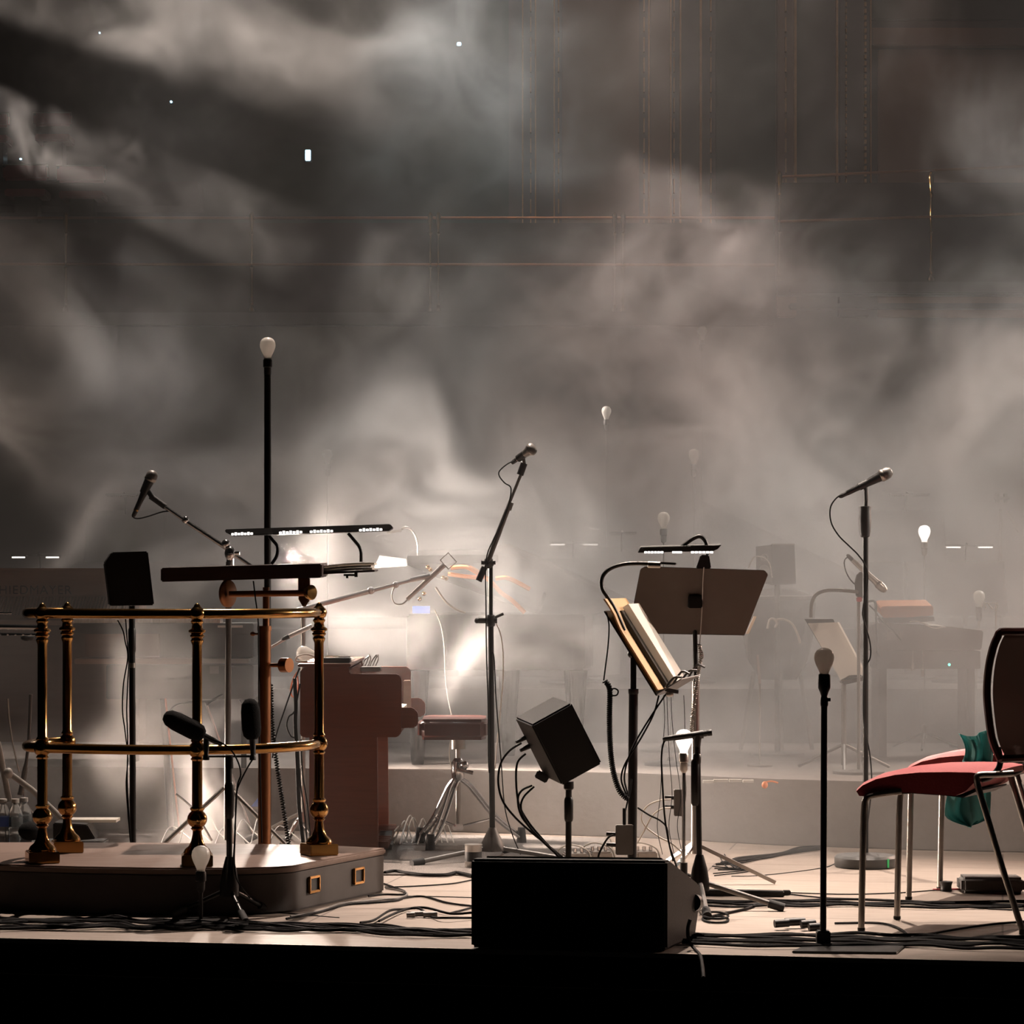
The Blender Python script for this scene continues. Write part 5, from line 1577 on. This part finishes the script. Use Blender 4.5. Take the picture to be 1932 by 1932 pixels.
# lid: long wing, hinged at the rear left, sloping down to the right; folded front flap
L = [W(845, 1098, 13.60), W(768, 1066, 13.70), W(769, 1047, 14.10), W(934, 1046, 14.40), W(936, 1033, 14.70), W(954, 1031, 14.80), W(1100, 1096, 15.10), W(1190, 1140, 14.60), W(1062, 1176, 13.70)]
b = MB(); b.add(L + [p + Vector((.02, .03, .015)) for p in L], [(0, 8, 7, 6, 5, 4, 3, 2, 1), tuple(range(9, 18))] + [(i, (i + 1) % 9, (i + 1) % 9 + 9, i + 9) for i in range(9)])
b.build('lid', M['piano'], t)
b = MB(); b.para(W(768, 1064, 13.65), W(940, 1062, 13.65) - W(768, 1064, 13.65), (0, .3, .03), (0, 0, .04)); b.build('lid_flap', M['piano'], t, .004)
b = MB()
for P in (((850, 1072), (880, 1070), (905, 1084), (925, 1096), (945, 1118), (965, 1132), (990, 1156)), ((845, 1083), (880, 1088), (905, 1090)), ((935, 1092), (955, 1090), (975, 1098), (1000, 1112)), ((885, 1070), (900, 1078), (912, 1090))):
    b.tube([W(x, y, 13.50) for x, y in P], .011, 6, 3)
b.build('iron_frame', M['soundboard'], t)
b = MB()
for x, y in ((807, 1070), (812, 1075), (836, 1090), (842, 1092), (800, 1120), (792, 1130)):
    b.ball(W(x, y, 13.45), .010)
b.build('tuning_pins', M['brass'], t)
b = MB(); b.cyl(W(1028, 1120, 13.70), W(1015, 1160, 13.80), .008); b.build('lid_prop', M['piano'], t)
b = MB(); b.box(W(795, 1158, 13.65) + Vector((0, 0, .020)), (.085, .06, .035)); tag(b.build('blue_box', M['blue']), 'small blue box on the grand piano edge', 'box')
t = thing('sheet_music', W(745, 1055, 13.6), 'pale sheets propped left of the grand piano lid', 'sheet music')
b = MB(); b.poly([W(x, y, 13.6) for x, y in ((716, 1050), (766, 1056), (768, 1068), (706, 1072))], (0, .02, .005)); b.build('pages', M['paper'], t)
t = thing('gooseneck_lamp', W(787, 1047, 13.8), 'thin pale gooseneck lamp curving over the grand piano lid', 'lamp')
b = MB(); b.tube([W(x, y, 13.8) for x, y in ((788, 1046), (788, 1028), (783, 1010), (775, 999), (765, 995), (757, 998))], .006, 8, 5); b.build('gooseneck', M['steel'], t)
b = MB(); b.box(W(744, 1003, 13.7), (.07, .04, .012), R=Matrix.Rotation(-.15, 3, 'Y')); b.build('lamp_head', M['steel'], t, .002)
cable([W(x, y, 13.2) for x, y in ((822, 1108), (830, 1120), (842, 1136), (858, 1148), (878, 1156))], .0055, 'pale curved cable rising from the piano edge', 'whitecable')
cable([W(x, y, 13.2) for x, y in ((820, 1150), (832, 1180), (838, 1220), (840, 1270), (844, 1310), (852, 1350))], .0025, 'hair-fine pale cable hanging left of the middle boom stand', 'whitecable')
cable([W(x, y, 11.95) for x, y in ((936, 1176), (944, 1195), (949, 1230), (949, 1280), (944, 1340), (938, 1400), (934, 1450))], .0028, 'pale cable bowing out right of the middle boom stand', 'whitecable')

# ---------------------------------------------------------------- celesta and keyboard, left
DC = 13.8
t = thing('celesta', (W(90, 1160, DC).x, DC + .2, 0), 'light wooden keyboard instrument with engraved lettering and lattice, left border', 'celesta')
def cbox(x0, x1, y0, y1, d, dep, m, name, parent, bev=.004):
    b = MB(); b.box((W((x0 + x1) / 2, 1100, d).x, d + dep / 2, (W(0, y0, d).z + W(0, y1, d).z) / 2), ((x1 - x0) / F * d, dep, (y1 - y0) / F * d)); return b.build(name, M[m], parent, bev)
cbox(-140, 262, 1077, 1098, DC, .35, 'tan', 'lid', t)
cbox(-140, 262, 1072, 1077, DC - .01, .37, 'tan', 'top', t, .002)
cbox(-140, 262, 1098, 1123, DC + .015, .33, 'tan', 'name_board', t)
lat = cbox(-140, 262, 1123, 1170, DC + .03, .3, 'tan', 'lattice_panel', t)
b = MB()
for k in range(64):
    x = -140 + k * 6.2
    b.box(W(x, 1143, DC + .024), (.007, .01, .095), R=Matrix.Rotation(.25, 3, 'Y'))
b.build('lattice', M['podium'], lat)
cbox(-140, 262, 1170, 1180, DC - .05, .4, 'tan', 'key_slip', t)
cbox(-140, 262, 1180, 1400, DC + .06, .28, 'podium', 'case', t)
for x in (-120, 240):
    cbox(x, x + 18, 1400, 1100 + EYE * F / DC, DC + .06, .1, 'podium', 'leg', t)
fc = bpy.data.curves.new('lettering', 'FONT')
fc.body = 'SCHIEDMAYER'
fc.size = .062
fc.extrude = .002
fc.space_character = 1.12
fo = bpy.data.objects.new('lettering', fc)
fo.location = W(-33, 1121, DC + .012) - Vector(t.location)
fo.rotation_euler = (PI / 2, 0, 0)
fc.materials.append(M['desk'])
COL.objects.link(fo)
bpy.context.view_layer.update()
fm = bpy.data.meshes.new_from_object(fo.evaluated_get(bpy.context.evaluated_depsgraph_get()))
fl_, fr_ = fo.location.copy(), fo.rotation_euler.copy()
bpy.data.objects.remove(fo)
fo = bpy.data.objects.new('lettering', fm)
COL.objects.link(fo)
fo.parent = t
fo.location, fo.rotation_euler = fl_, fr_

DK = 13.3
t = thing('stage_keyboard', (W(310, 1200, DK).x, DK + .2, 0), 'dark stage piano with a pale key row, behind the podium rail', 'keyboard')
cbox(138, 478, 1176, 1196, DK, .34, 'synth', 'case', t)
b = MB()
for k in range(40):
    b.box(W(142 + k * 7.0, 1171, DK + .02), (.0155, .14, .020))
b.build('white_keys', M['ivory'], t)
b = MB()
for k in range(39):
    if k % 7 not in (2, 6):
        b.box(W(145.5 + k * 7.0, 1167.5, DK + .08), (.009, .09, .012))
b.build('black_keys', M['keyblack'], t)
cbox(160, 300, 1190, 1238, DK + .02, .3, 'podium', 'front_panel', t)
cbox(300, 478, 1196, 1240, DK + .04, .28, 'synth', 'rear_panel', t)
cbox(140, 370, 1243, 1253, DK - .02, .34, 'tan', 'shelf', t)
cbox(370, 470, 1243, 1251, DK - .02, .34, 'steel', 'shelf_edge', t)
cbox(200, 478, 1255, 1319, DK, .3, 'synth', 'under_case', t)
b = MB()
b.box(W(404, 1264, DK - .004), (.042, .006, .035))
b.build('panel_label', M['grey'], t)
for x in (300, 306):
    pass
b = MB(); b.cyl(W(308, 1318, DK + .1), (W(322, 1600, DK + .1).x, DK + .1, .0), .016); b.build('leg', M['blackmetal'], t)
b = MB(); b.cyl(W(460, 1318, DK + .1), (W(460, 1600, DK + .1).x, DK + .1, 0), .014); b.build('leg', M['blackmetal'], t)
b = MB(); b.cyl(W(388, 1325, DK - .1), W(486, 1600, DK - .1), .008); b.build('brace', M['chrome'], t)
b = MB(); b.cyl(W(312, 1318, DK - .1), W(342, 1600, DK - .1), .005); b.build('brace', M['orangecable'], t)
b = MB(); b.box(W(440, 1182, DK - .02), (.09, .02, .010)); b.box(W(417, 1182, DK - .02), (.03, .02, .010)); b.build('painted_lit_edge', M['whitecable'], t)  # pale strips painted in as light caught on the case edge
for k, P in enumerate((((318, 1345), (330, 1332), (350, 1326), (375, 1324), (400, 1322), (415, 1312)), ((452, 1320), (460, 1335), (470, 1342)), ((390, 1330), (400, 1322), (420, 1310)))):
    cable([W(x, y, DK - .15) for x, y in P], .005, ('black cable arching left of the second podium post', 'short cable below the right end of the stage piano', 'small cable bend under the stage piano')[k])
# taped shiny lead and floor clutter behind the rail
cable([W(x, y, 12.1) for x, y in ((332, 1498), (350, 1512), (368, 1530), (385, 1560), (400, 1586))], .005, 'shiny pale lead slanting behind the middle podium post', 'chrome')
for k in range(8):
    a = 300 + k * 34
    cable([G(a, 1606 + k % 3 * 4) + Vector((0, 0, .01)), G(a + 20, 1598) + Vector((0, 0, .09 + .03 * (k % 3))), G(a + 45, 1600) + Vector((0, 0, .07)), G(a + 70, 1606) + Vector((0, 0, .03))], .003, 'thin grey lead among the clutter behind the podium', 'grey', group='leads behind the podium')
t = thing('blue_folder', W(486, 1515, 12.4), 'small blue triangle of a folder behind the brass column', 'folder')
b = MB(); b.poly([W(x, y, 12.4) for x, y in ((473, 1522), (488, 1504), (488, 1522))], (0, .02, 0)); b.build('cover', M['blue'], t)

# ---------------------------------------------------------------- bright frame on crossed legs at the left border
D = 11.9
t = thing('percussion_frame', W(30, 1190, D) - Vector((0, 0, W(30, 1190, D).z)), 'shiny bar-topped frame on crossed pale legs at the left border', 'stand')
b = MB(); b.cyl(W(-60, 1182, D), W(76, 1184, D), .012, n=12); b.build('top_rail', M['chrome'], t)
b = MB(); b.cyl(W(-60, 1196, D + .05), W(76, 1197, D + .05), .006); b.build('lower_rail', M['chrome'], t)
for k in range(9):
    b = MB(); b.box(W(-50 + 14.5 * k, 1197, D + .02), (.026, .02, .008)); b.build('bar_end', M['chrome'], t, .002)
b = MB(); b.cyl(W(-60, 1157, D + .3), W(22, 1157, D + .3), .005); b.build('rear_rail', M['chrome'], t)
b = MB(); b.cyl(W(-4, 1400, D), W(18, 1512, D), .0125); b.build('leg', M['whitecable'], t)
b = MB(); b.tube([W(22, 1462, D), W(60, 1490, D), W(108, 1536, D), W(130, 1560, D)], .0125, 10, 1); b.build('leg', M['whitecable'], t)
b = MB(); b.tube([W(58, 1310, D + .1), W(54, 1400, D + .1), W(46, 1460, D + .1), W(38, 1500, D + .1)], [.007, .012], 10, 2); b.build('leg', M['grey'], t)
b = MB(); b.ball(W(16, 1459, D - .02), .024, .8, axis=(1, 0, 0)); b.build('joint', M['whitecable'], t)
b = MB(); b.tube([W(-10, 1184, D), (W(-10, 1184, D).x, D, .05)], .01, 8, 1); b.tube([W(130, 1560, D), (W(130, 1560, D).x + .02, D, .005)], .01, 8, 1); b.build('post', M['grey'], t)
cable([W(x, y, D - .1) for x, y in ((15, 1318), (17, 1350), (22, 1390), (30, 1430), (36, 1456))], .0035, 'pale curved cable left of the corner podium post', 'whitecable')
cable([W(x, y, D - .1) for x, y in ((45, 1492), (48, 1510), (58, 1528), (72, 1545))], .003, 'short white cable end near the water bottles', 'whitecable')
t = thing('drum_key', W(55, 1200, D + .1), 'dark rounded block under the shiny bars at the left', 'block')
b = MB(); b.ball(W(52, 1203, D + .1), .03, .5); b.build('body', M['black'], t)

# water bottles
gl = bpy.data.materials.new('clear_bottle_plastic'); gl.use_nodes = True
g_ = gl.node_tree.nodes['Principled BSDF']
g_.inputs['Base Color'].default_value = (.85, .92, .95, 1); g_.inputs['Transmission Weight'].default_value = .9; g_.inputs['Roughness'].default_value = .08; g_.inputs['IOR'].default_value = 1.2
M['bottle'] = gl
for k, (px, py, lab) in enumerate(((6, 1576, 'water bottle with a blue label, cut by the left border'), (29, 1580, 'clear water bottle nearest the corner podium post'), (41, 1573, 'clear water bottle partly hidden behind its neighbour'))):
    p = G(px, py + 66)
    p = Vector((W(px, 1580, 11.5).x, 11.5 + .06 * (k == 2), .11))
    t = thing('water_bottle', p, lab, 'bottle', 'water bottles')
    b = MB(); b.lathe(p, (0, 0, 1), [(.028, 0), (.031, .006), (.031, .05), (.029, .06), (.031, .07), (.031, .12), (.024, .145), (.013, .165), (.013, .172)], 18); b.build('body', M['bottle'], t)
    b = MB(); b.lathe(p + Vector((0, 0, .172)), (0, 0, 1), [(.016, 0), (.016, .016)], 14); b.build('cap', M['white_tape'], t)
    b = MB(); b.lathe(p + Vector((0, 0, .075)), (0, 0, 1), [(.0315, 0), (.0315, .04)], 18); b.build('label_band', M['blue'] if k == 0 else M['bottle'], t)
t = thing('equipment_case', (W(20, 1600, 11.5).x, 11.55, 0), 'low black case that carries the water bottles', 'case')
b = MB(); b.box((W(20, 1600, 11.5).x - .05, 11.55, .054), (.36, .26, .108)); b.build('body', M['blackbox'], t, .006)
b = MB(); b.box((W(20, 1600, 11.5).x - .05, 11.415, .06), (.1, .012, .02)); b.build('handle', M['blackmetal'], t, .002)
t = thing('black_cushion', W(58, 1572, 11.4), 'rounded black mound behind the corner podium post', 'cushion')
b = MB(); b.ball(W(58, 1568, 11.4), .052, .75); b.build('body', M['foam'], t)
t = thing('laptop_case', W(155, 1585, 11.5), 'dark slanted case with a pale sheet on top, behind the left podium posts', 'case')
b = MB(); b.poly([W(x, y, 11.5) for x, y in ((100, 1552), (164, 1556), (180, 1583), (100, 1590))], (0, .15, 0)); b.build('body', M['blackmetal'], t, .004)
b = MB(); b.para(W(124, 1552, 11.6), (.21, 0, 0), (0, .12, 0), (0, 0, .012)); tag(b.build('white_sheet', M['paper']), 'pale flat sheet lying in the smoke behind the left podium posts', 'sheet')
t = thing('floor_cover', (W(100, 1600, 11.4).x, 11.5, 0), 'low black plinth under the slanted case', 'plinth')
b = MB(); b.box((W(110, 1600, 11.5).x, 11.62, .055), (.34, .3, .11)); b.build('body', M['black'], t, .005)

# ---------------------------------------------------------------- right: keyboards, synthesizer, lamps
DR = 14.2
t = thing('keyboard_rig', (W(1740, 1300, DR).x, DR + .2, .3), 'grey keyboard with draped sheets on a covered table, hazy right side', 'keyboard')
b = MB(); b.poly([W(x, y, DR) for x, y in ((1640, 1180), (1660, 1176), (1790, 1182), (1856, 1190), (1852, 1226), (1640, 1228))], (0, .4, 0)); b.build('case', M['synth'], t, .006)
cbox(1655, 1850, 1228, 1262, DR + .05, .3, 'synth', 'lower_case', t)
for x in (1668, 1835):
    b = MB(); b.box((W(x, 1300, DR).x, DR + .2, .3 + (W(0, 1262, DR).z - .3) / 2), (.04, .3, W(0, 1262, DR).z - .3)); b.build('leg', M['blackmetal'], t)
b = MB()
for x, y, w_, h_ in ((1655, 1199, .03, .01), (1668, 1196, .02, .01), (1682, 1200, .05, .045), (1700, 1196, .02, .03)):
    b.box(W(x, y, DR - .005), (w_, .008, h_))
b.build('printed_sign', M['grey'], t)
b = MB(); b.ball(W(1791, 1254, DR + .03), .007); b.build('power_light', M['led_green'], t)
t = thing('synthesizer', W(1710, 1165, DR), 'small synthesizer with orange wooden sides on top of the hazy keyboard', 'synthesizer')
b = MB(); b.poly([W(x, y, DR - .02) for x, y in ((1661, 1147), (1668, 1144), (1758, 1143), (1761, 1145), (1761, 1162), (1712, 1165), (1666, 1166))], (0, .22, .03)); b.build('case', M['orange'], t, .004)
b = MB()
for k in range(14):
    b.cyl(W(1670 + 6.5 * k, 1144, DR + .05), W(1670 + 6.5 * k, 1140, DR + .05), .005)
b.build('knobs', M['steel'], t)
b = MB(); b.poly([W(x, y, DR) for x, y in ((1664, 1166), (1762, 1163), (1764, 1172), (1700, 1176), (1668, 1176))], (0, .2, 0)); b.build('stand', M['black'], t, .003)
t = thing('sheet_music', W(1750, 1178, DR), 'crumpled pale sheets on the right half of the hazy keyboard', 'sheet music')
b = MB(); b.grid(lambda u, v: W(1716 + u * 68, 1174 + u * 12 - 6 * math.sin(u * 7) * (1 - v) * .6, DR - .01) + Vector((0, v * .25, v * .012)), 12, 3, (0, 0, .004)); b.build('pages', M['paper'], t)
cable([W(x, y, DR - .05) for x, y in ((1638, 1135), (1648, 1134), (1652, 1140), (1653, 1165), (1655, 1190), (1655, 1225), (1660, 1238))], .006, 'black bent rod left of the orange synthesizer')
cable([W(x, y, DR - .05) for x, y in ((1640, 1142), (1652, 1154), (1662, 1168), (1690, 1196), (1700, 1208))], .004, 'dark cable slanting under the orange synthesizer')
for k, (x, y) in enumerate(((1722, 1258), (1741, 1270))):
    t = thing('hanging_plug', W(x, y, DR + .03), ('upper pale plug hanging below the hazy keyboard', 'lower pale plug hanging below the hazy keyboard')[k], 'plug')
    b = MB(); b.cyl(W(x, y + 7, DR + .03), W(x, y - 7, DR + .03), .008); b.tube([W(x, y - 7, DR + .03), W(x + 1, 1224, DR + .03)], .002, 6, 1); b.build('body', M['steel'], t)

# gooseneck microphone right of the straight stand
D = 13.0
t = thing('microphone_stand', Vector((W(1618, 1300, D).x, D, 0.3)), 'clamp stand with a gooseneck behind the straight microphone stand', 'stand')
b = MB(); b.tube([W(1530, 1165, D), W(1531, 1140, D), W(1540, 1122, D), W(1560, 1114, D), W(1590, 1114, D), W(1620, 1117, D)], .0085, 10, 4); b.build('gooseneck', M['grey'], t)
b = MB(); b.poly([W(x, y, D) for x, y in ((1617, 1085), (1624, 1078), (1634, 1086), (1630, 1100), (1628, 1130), (1616, 1125), (1613, 1100))], (0, .03, 0)); b.build('holder', M['black'], t, .003)
b = MB(); b.box(W(1621, 1131, D - .002), (.024, .03, .022)); b.build('red_band', M['redcloth'], t, .003)
b = MB(); b.cyl(W(1620, 1130, D), (W(1620, 1300, D).x, D, .3), .008); b.build('pole', M['grey'], t)
b = MB(); b.lathe((W(1620, 1300, D).x, D, .3), (0, 0, 1), [(.12, 0), (.12, .012), (.02, .02)], 20); b.build('base', M['grey'], t)
microphone(W(1608, 1056, D), W(1672, 1116, D), 'silver microphone pointing down right behind the straight stand', r=.020, m='steel', mg='steel')
cable([W(x, y, D) for x, y in ((1606, 1054), (1598, 1052), (1593, 1060), (1595, 1075), (1602, 1090), (1612, 1102))], .003, 'thin cable loop at the tail of the silver microphone')

# tilted white score
D = 13.2
t = thing('sheet_music', W(1575, 1280, D), 'white score tilted on a hidden stand behind the front bulb', 'sheet music')
b = MB(); b.poly([W(x, y, D) for x, y in ((1524, 1176), (1580, 1174), (1627, 1262), (1627, 1273), (1602, 1274), (1586, 1283))], (.01, .012, 0)); b.build('pages', M['paper'], t)
for a, c_ in (((1540, 1180), (1606, 1274)), ((1522, 1200), (1580, 1195))):
    pass
t = thing('music_stand', Vector((W(1585, 1600, D + .1).x, D + .1, .3)), 'hazy music stand behind the tilted white score', 'music stand')
b = MB(); b.poly([W(x, y, D + .016) for x, y in ((1518, 1168), (1572, 1168), (1630, 1284), (1592, 1292))], (0, .008, 0)); b.para(W(1588, 1289, D - .05), W(1632, 1279, D - .05) - W(1588, 1289, D - .05), (0, .08, 0), (0, 0, .008)); b.build('desk', M['blackmetal'], t)
b = MB(); b.cyl(W(1592, 1270, D + .1), (W(1592, 1600, D + .1).x, D + .1, .32), .012); b.build('pole', M['grey'], t)
b = MB()
for a in (.4, 2.5, 4.6):
    b.tube([(W(1592, 1600, D + .1).x, D + .1, .42), (W(1592, 1600, D + .1).x + .25 * math.cos(a), D + .1 + .25 * math.sin(a), .306)], .008, 6, 1)
b.build('tripod_base', M['grey'], t)

# small studio loudspeaker and dark rounded cover
D = 14.3
t = thing('studio_monitor', W(1465, 1100, D), 'grey loudspeaker with a bright front edge in the haze behind the second stand', 'loudspeaker')
b = MB(); b.poly([W(x, y, D) for x, y in ((1455, 1028), (1499, 1027), (1502, 1102), (1458, 1104))], (0, .2, 0)); b.build('cabinet', M['synth'], t, .004)
b = MB(); b.poly([W(x, y, D) for x, y in ((1427, 1031), (1455, 1028), (1458, 1104), (1429, 1098))], (0, .04, 0)); b.build('baffle', M['grey'], t, .003)
b = MB()
for y, r_ in ((1052, .020), (1076, .028)):
    b.lathe(W(1442, y, D - .004), (0, -1, 0), [(r_, 0), (r_, .008), (r_ * .7, .01), (r_ * .4, .004)], 16)
b.build('driver', M['steel'], t)
b = MB(); b.box(W(1478, 1027, D + .02), (.115, .05, .006)); b.build('top_edge', M['steel'], t)
sp_ = Vector((W(1470, 1100, D).x, D + .1, .3))
t_ = thing('speaker_stand', sp_, 'hazy grey pole stand under the studio loudspeaker', 'stand')
b = MB(); b.cyl(sp_ + Vector((0, 0, .02)), (sp_.x, sp_.y, W(0, 1103, D).z), .014); b.build('pole', M['grey'], t_)
b = MB(); b.lathe(sp_, (0, 0, 1), [(.14, 0), (.14, .012), (.02, .02)], 18); b.build('base', M['grey'], t_)
cable([W(x, y, D - .1) for x, y in ((1412, 1072), (1418, 1058), (1425, 1050), (1440, 1052), (1452, 1064), (1457, 1090))], .0035, 'pale cable looping in front of the hazy grey loudspeaker', 'whitecable')
t = thing('covered_drum', Vector((W(1480, 1200, 14.4).x, 14.7, .3)), 'dark domed drum under a cover in the haze, right of the second stand', 'drum')
p = Vector((W(1480, 1200, 14.4).x, 14.75, .3))
b = MB(); b.lathe(p + Vector((0, 0, .38)), (0, 0, 1), [(.1, 0), (.16, .1), (.19, .25), (.2, .40), (.19, .44), (.1, .475), (.01, .48)], 28); b.build('shell', M['piano'], t)
for a in (.5, 2.6, 4.7):
    b = MB(); b.cyl(p + Vector((.14 * math.cos(a), .14 * math.sin(a), .42)), p + Vector((.22 * math.cos(a), .22 * math.sin(a), .0)), .012); b.build('leg', M['steel'], t)
b = MB(); b.lathe(p + Vector((0, 0, .80)), (0, 0, 1), [(.195, 0), (.203, .004), (.203, .02), (.195, .024)], 28); b.build('hoop', M['grey'], t)
for k, P in enumerate((((1448, 1186), (1452, 1170), (1460, 1168), (1466, 1176), (1462, 1184)), ((1462, 1170), (1474, 1168), (1488, 1172), (1498, 1182), (1506, 1200), (1510, 1214)))):
    cable([W(x, y, 13.9) for x, y in P], .006, ('small bright curl of cable before the covered drum', 'longer bright cable arc before the covered drum')[k], 'whitecable')
# straight pale strip in the haze
t = thing('guide_post', (W(1431, 1290, 13.5).x, 13.5, .3), 'short pale post in the haze right of the second music stand', 'post')
b = MB(); b.poly([W(x, y, 13.5) for x, y in ((1427, 1236), (1432, 1236), (1436, 1290), (1431, 1290))], (0, .01, 0)); b.build('pale_strip', M['steel'], t)
b = MB(); b.cyl(W(1433.5, 1288, 13.505), (W(1433.5, 1288, 13.505).x, 13.505, .3), .004); b.build('post_rod', M['riser'], t)
b = MB(); b.lathe((W(1433.5, 1288, 13.505).x, 13.505, .3), (0, 0, 1), [(.06, 0), (.06, .008), (.01, .012)], 14); b.build('base', M['riser'], t)
t = thing('orange_strap', W(1443, 1484, 12.6), 'small orange strap fastened to the riser front', 'strap')
b = MB(); b.ball(W(1443, 1481, 12.42), .014, 1.2); b.tube([W(1443, 1476, 12.42), W(1455, 1474, 12.42), W(1468, 1477, 12.42)], .004, 6, 3); b.build('strap_body', M['orange_tape'], t)

# far lit music-stand lamps in the haze: two short strips on one stand
for px, py, dx, w_, lit, lab in ((1083, 1028, 31, 27, 1, 'right of the middle microphone'), (1828, 1033, 30, 27, 1, 'above the orange synthesizer'), (68, 1052, 32, 24, 1, 'above the lettered celesta'),
                                 (230, 937, 15, 28, 0, 'left of the leaning microphone'), (1175, 1009, 14, 20, 0, 'just left of the second music stand lamp'), (1715, 936, 22, 30, 0, 'right of the straight stand microphone')):
    d = 16.4 if lit else 17.0
    c = W(px, py, d)
    t3 = thing('music_stand', (c.x, c.y + .12, .6), 'hazy far music stand ' + lab, 'music stand')
    b = MB(); b.para(c + Vector((-.24, .05, -.40)), (.48, 0, 0), (0, .14, .32), (0, .004, 0)); b.build('desk', M['blackmetal'], t3)
    b = MB(); b.cyl(c + Vector((0, .13, -.3)), (c.x, c.y + .13, .62), .012); b.build('pole', M['blackmetal'], t3)
    b = MB(); b.lathe((c.x, c.y + .13, .6), (0, 0, 1), [(.2, 0), (.2, .012), (.02, .03)], 18); b.build('base', M['blackmetal'], t3)
    t = thing('stand_light', c + Vector((0, .12, -.08)), ('lit' if lit else 'dim') + ' twin lamp strips in the haze, ' + lab, 'lamp')
    b = MB(); b.tube([c + Vector((0, .03, .012)), c + Vector((0, .12, .02)), c + Vector((0, .17, -.10))], .006, 6, 3); b.build('gooseneck', M['blackmetal'], t)
    b = MB(); b.box(c + Vector((0, .03, .012)), ((2 * dx + w_) / F * d, .03, .008)); b.build('crossbar', M['blackmetal'], t)
    for s_ in (-1, 1):
        cc_ = c + Vector((s_ * dx / F * d, 0, 0))
        ww = w_ / F * d
        b = MB(); b.box(cc_ + Vector((0, 0, .012)), (ww + .01, .06, .012)); sh_ = b.build('shade', M['blackmetal'], t, .002)
        b = MB()
        for k in range(7):
            b.box(cc_ + Vector((ww * (k - 3) / 7, -.02, .001)), (ww / 8, .02, .008))
        b.build('led_strip', M['led_far'] if lit else M['grey'], sh_)
# far small hardware at the upper right
t = thing('cymbal_stand', Vector((W(1888, 1200, 17.25).x, 17.25, .6)), 'faint metal percussion stand in the haze at the right border', 'stand')
b = MB(); b.cyl(W(1888, 960, 17.25), (W(1888, 1200, 17.25).x, 17.25, .62), .010); b.build('pole', M['steel'], t)
b = MB(); b.cyl(W(1900, 965, 17.25), W(1923, 1004, 17.25), .009); b.build('arm', M['steel'], t)
b = MB(); b.box(W(1890, 940, 17.25), (.09, .04, .02)); b.box(W(1882, 940, 17.25), (.02, .04, .06)); b.box(W(1897, 940, 17.25), (.02, .04, .06)); b.build('bracket', M['grey'], t, .003)
b = MB(); b.lathe((W(1888, 1200, 17.25).x, 17.25, .6), (0, 0, 1), [(.2, 0), (.2, .012), (.02, .03)], 16); b.build('base', M['grey'], t)
t = thing('hook_stand', Vector((W(1879, 1200, 14.6).x, 14.6, .3)), 'pale thin stand with small hooks left of the chair back', 'stand')
b = MB(); b.cyl(W(1879, 1140, 14.6), (W(1879, 1200, 14.6).x, 14.6, .31), .004); b.build('pole', M['whitecable'], t)
b = MB(); b.tube([W(x, y, 14.6) for x, y in ((1853, 1145), (1857, 1136), (1860, 1147))], .004, 6, 1); b.tube([W(x, y, 14.6) for x, y in ((1864, 1139), (1873, 1149))], .004, 6, 1); b.tube([W(x, y, 14.6) for x, y in ((1877, 1147), (1882, 1136), (1883, 1147))], .004, 6, 1); b.tube([W(x, y, 14.6) for x, y in ((1857, 1138), (1882, 1138))], .002, 6, 1); b.build('hook', M['whitecable'], t)
b = MB(); b.lathe((W(1879, 1200, 14.6).x, 14.6, .3), (0, 0, 1), [(.1, 0), (.1, .01), (.01, .02)], 16); b.build('base', M['grey'], t)
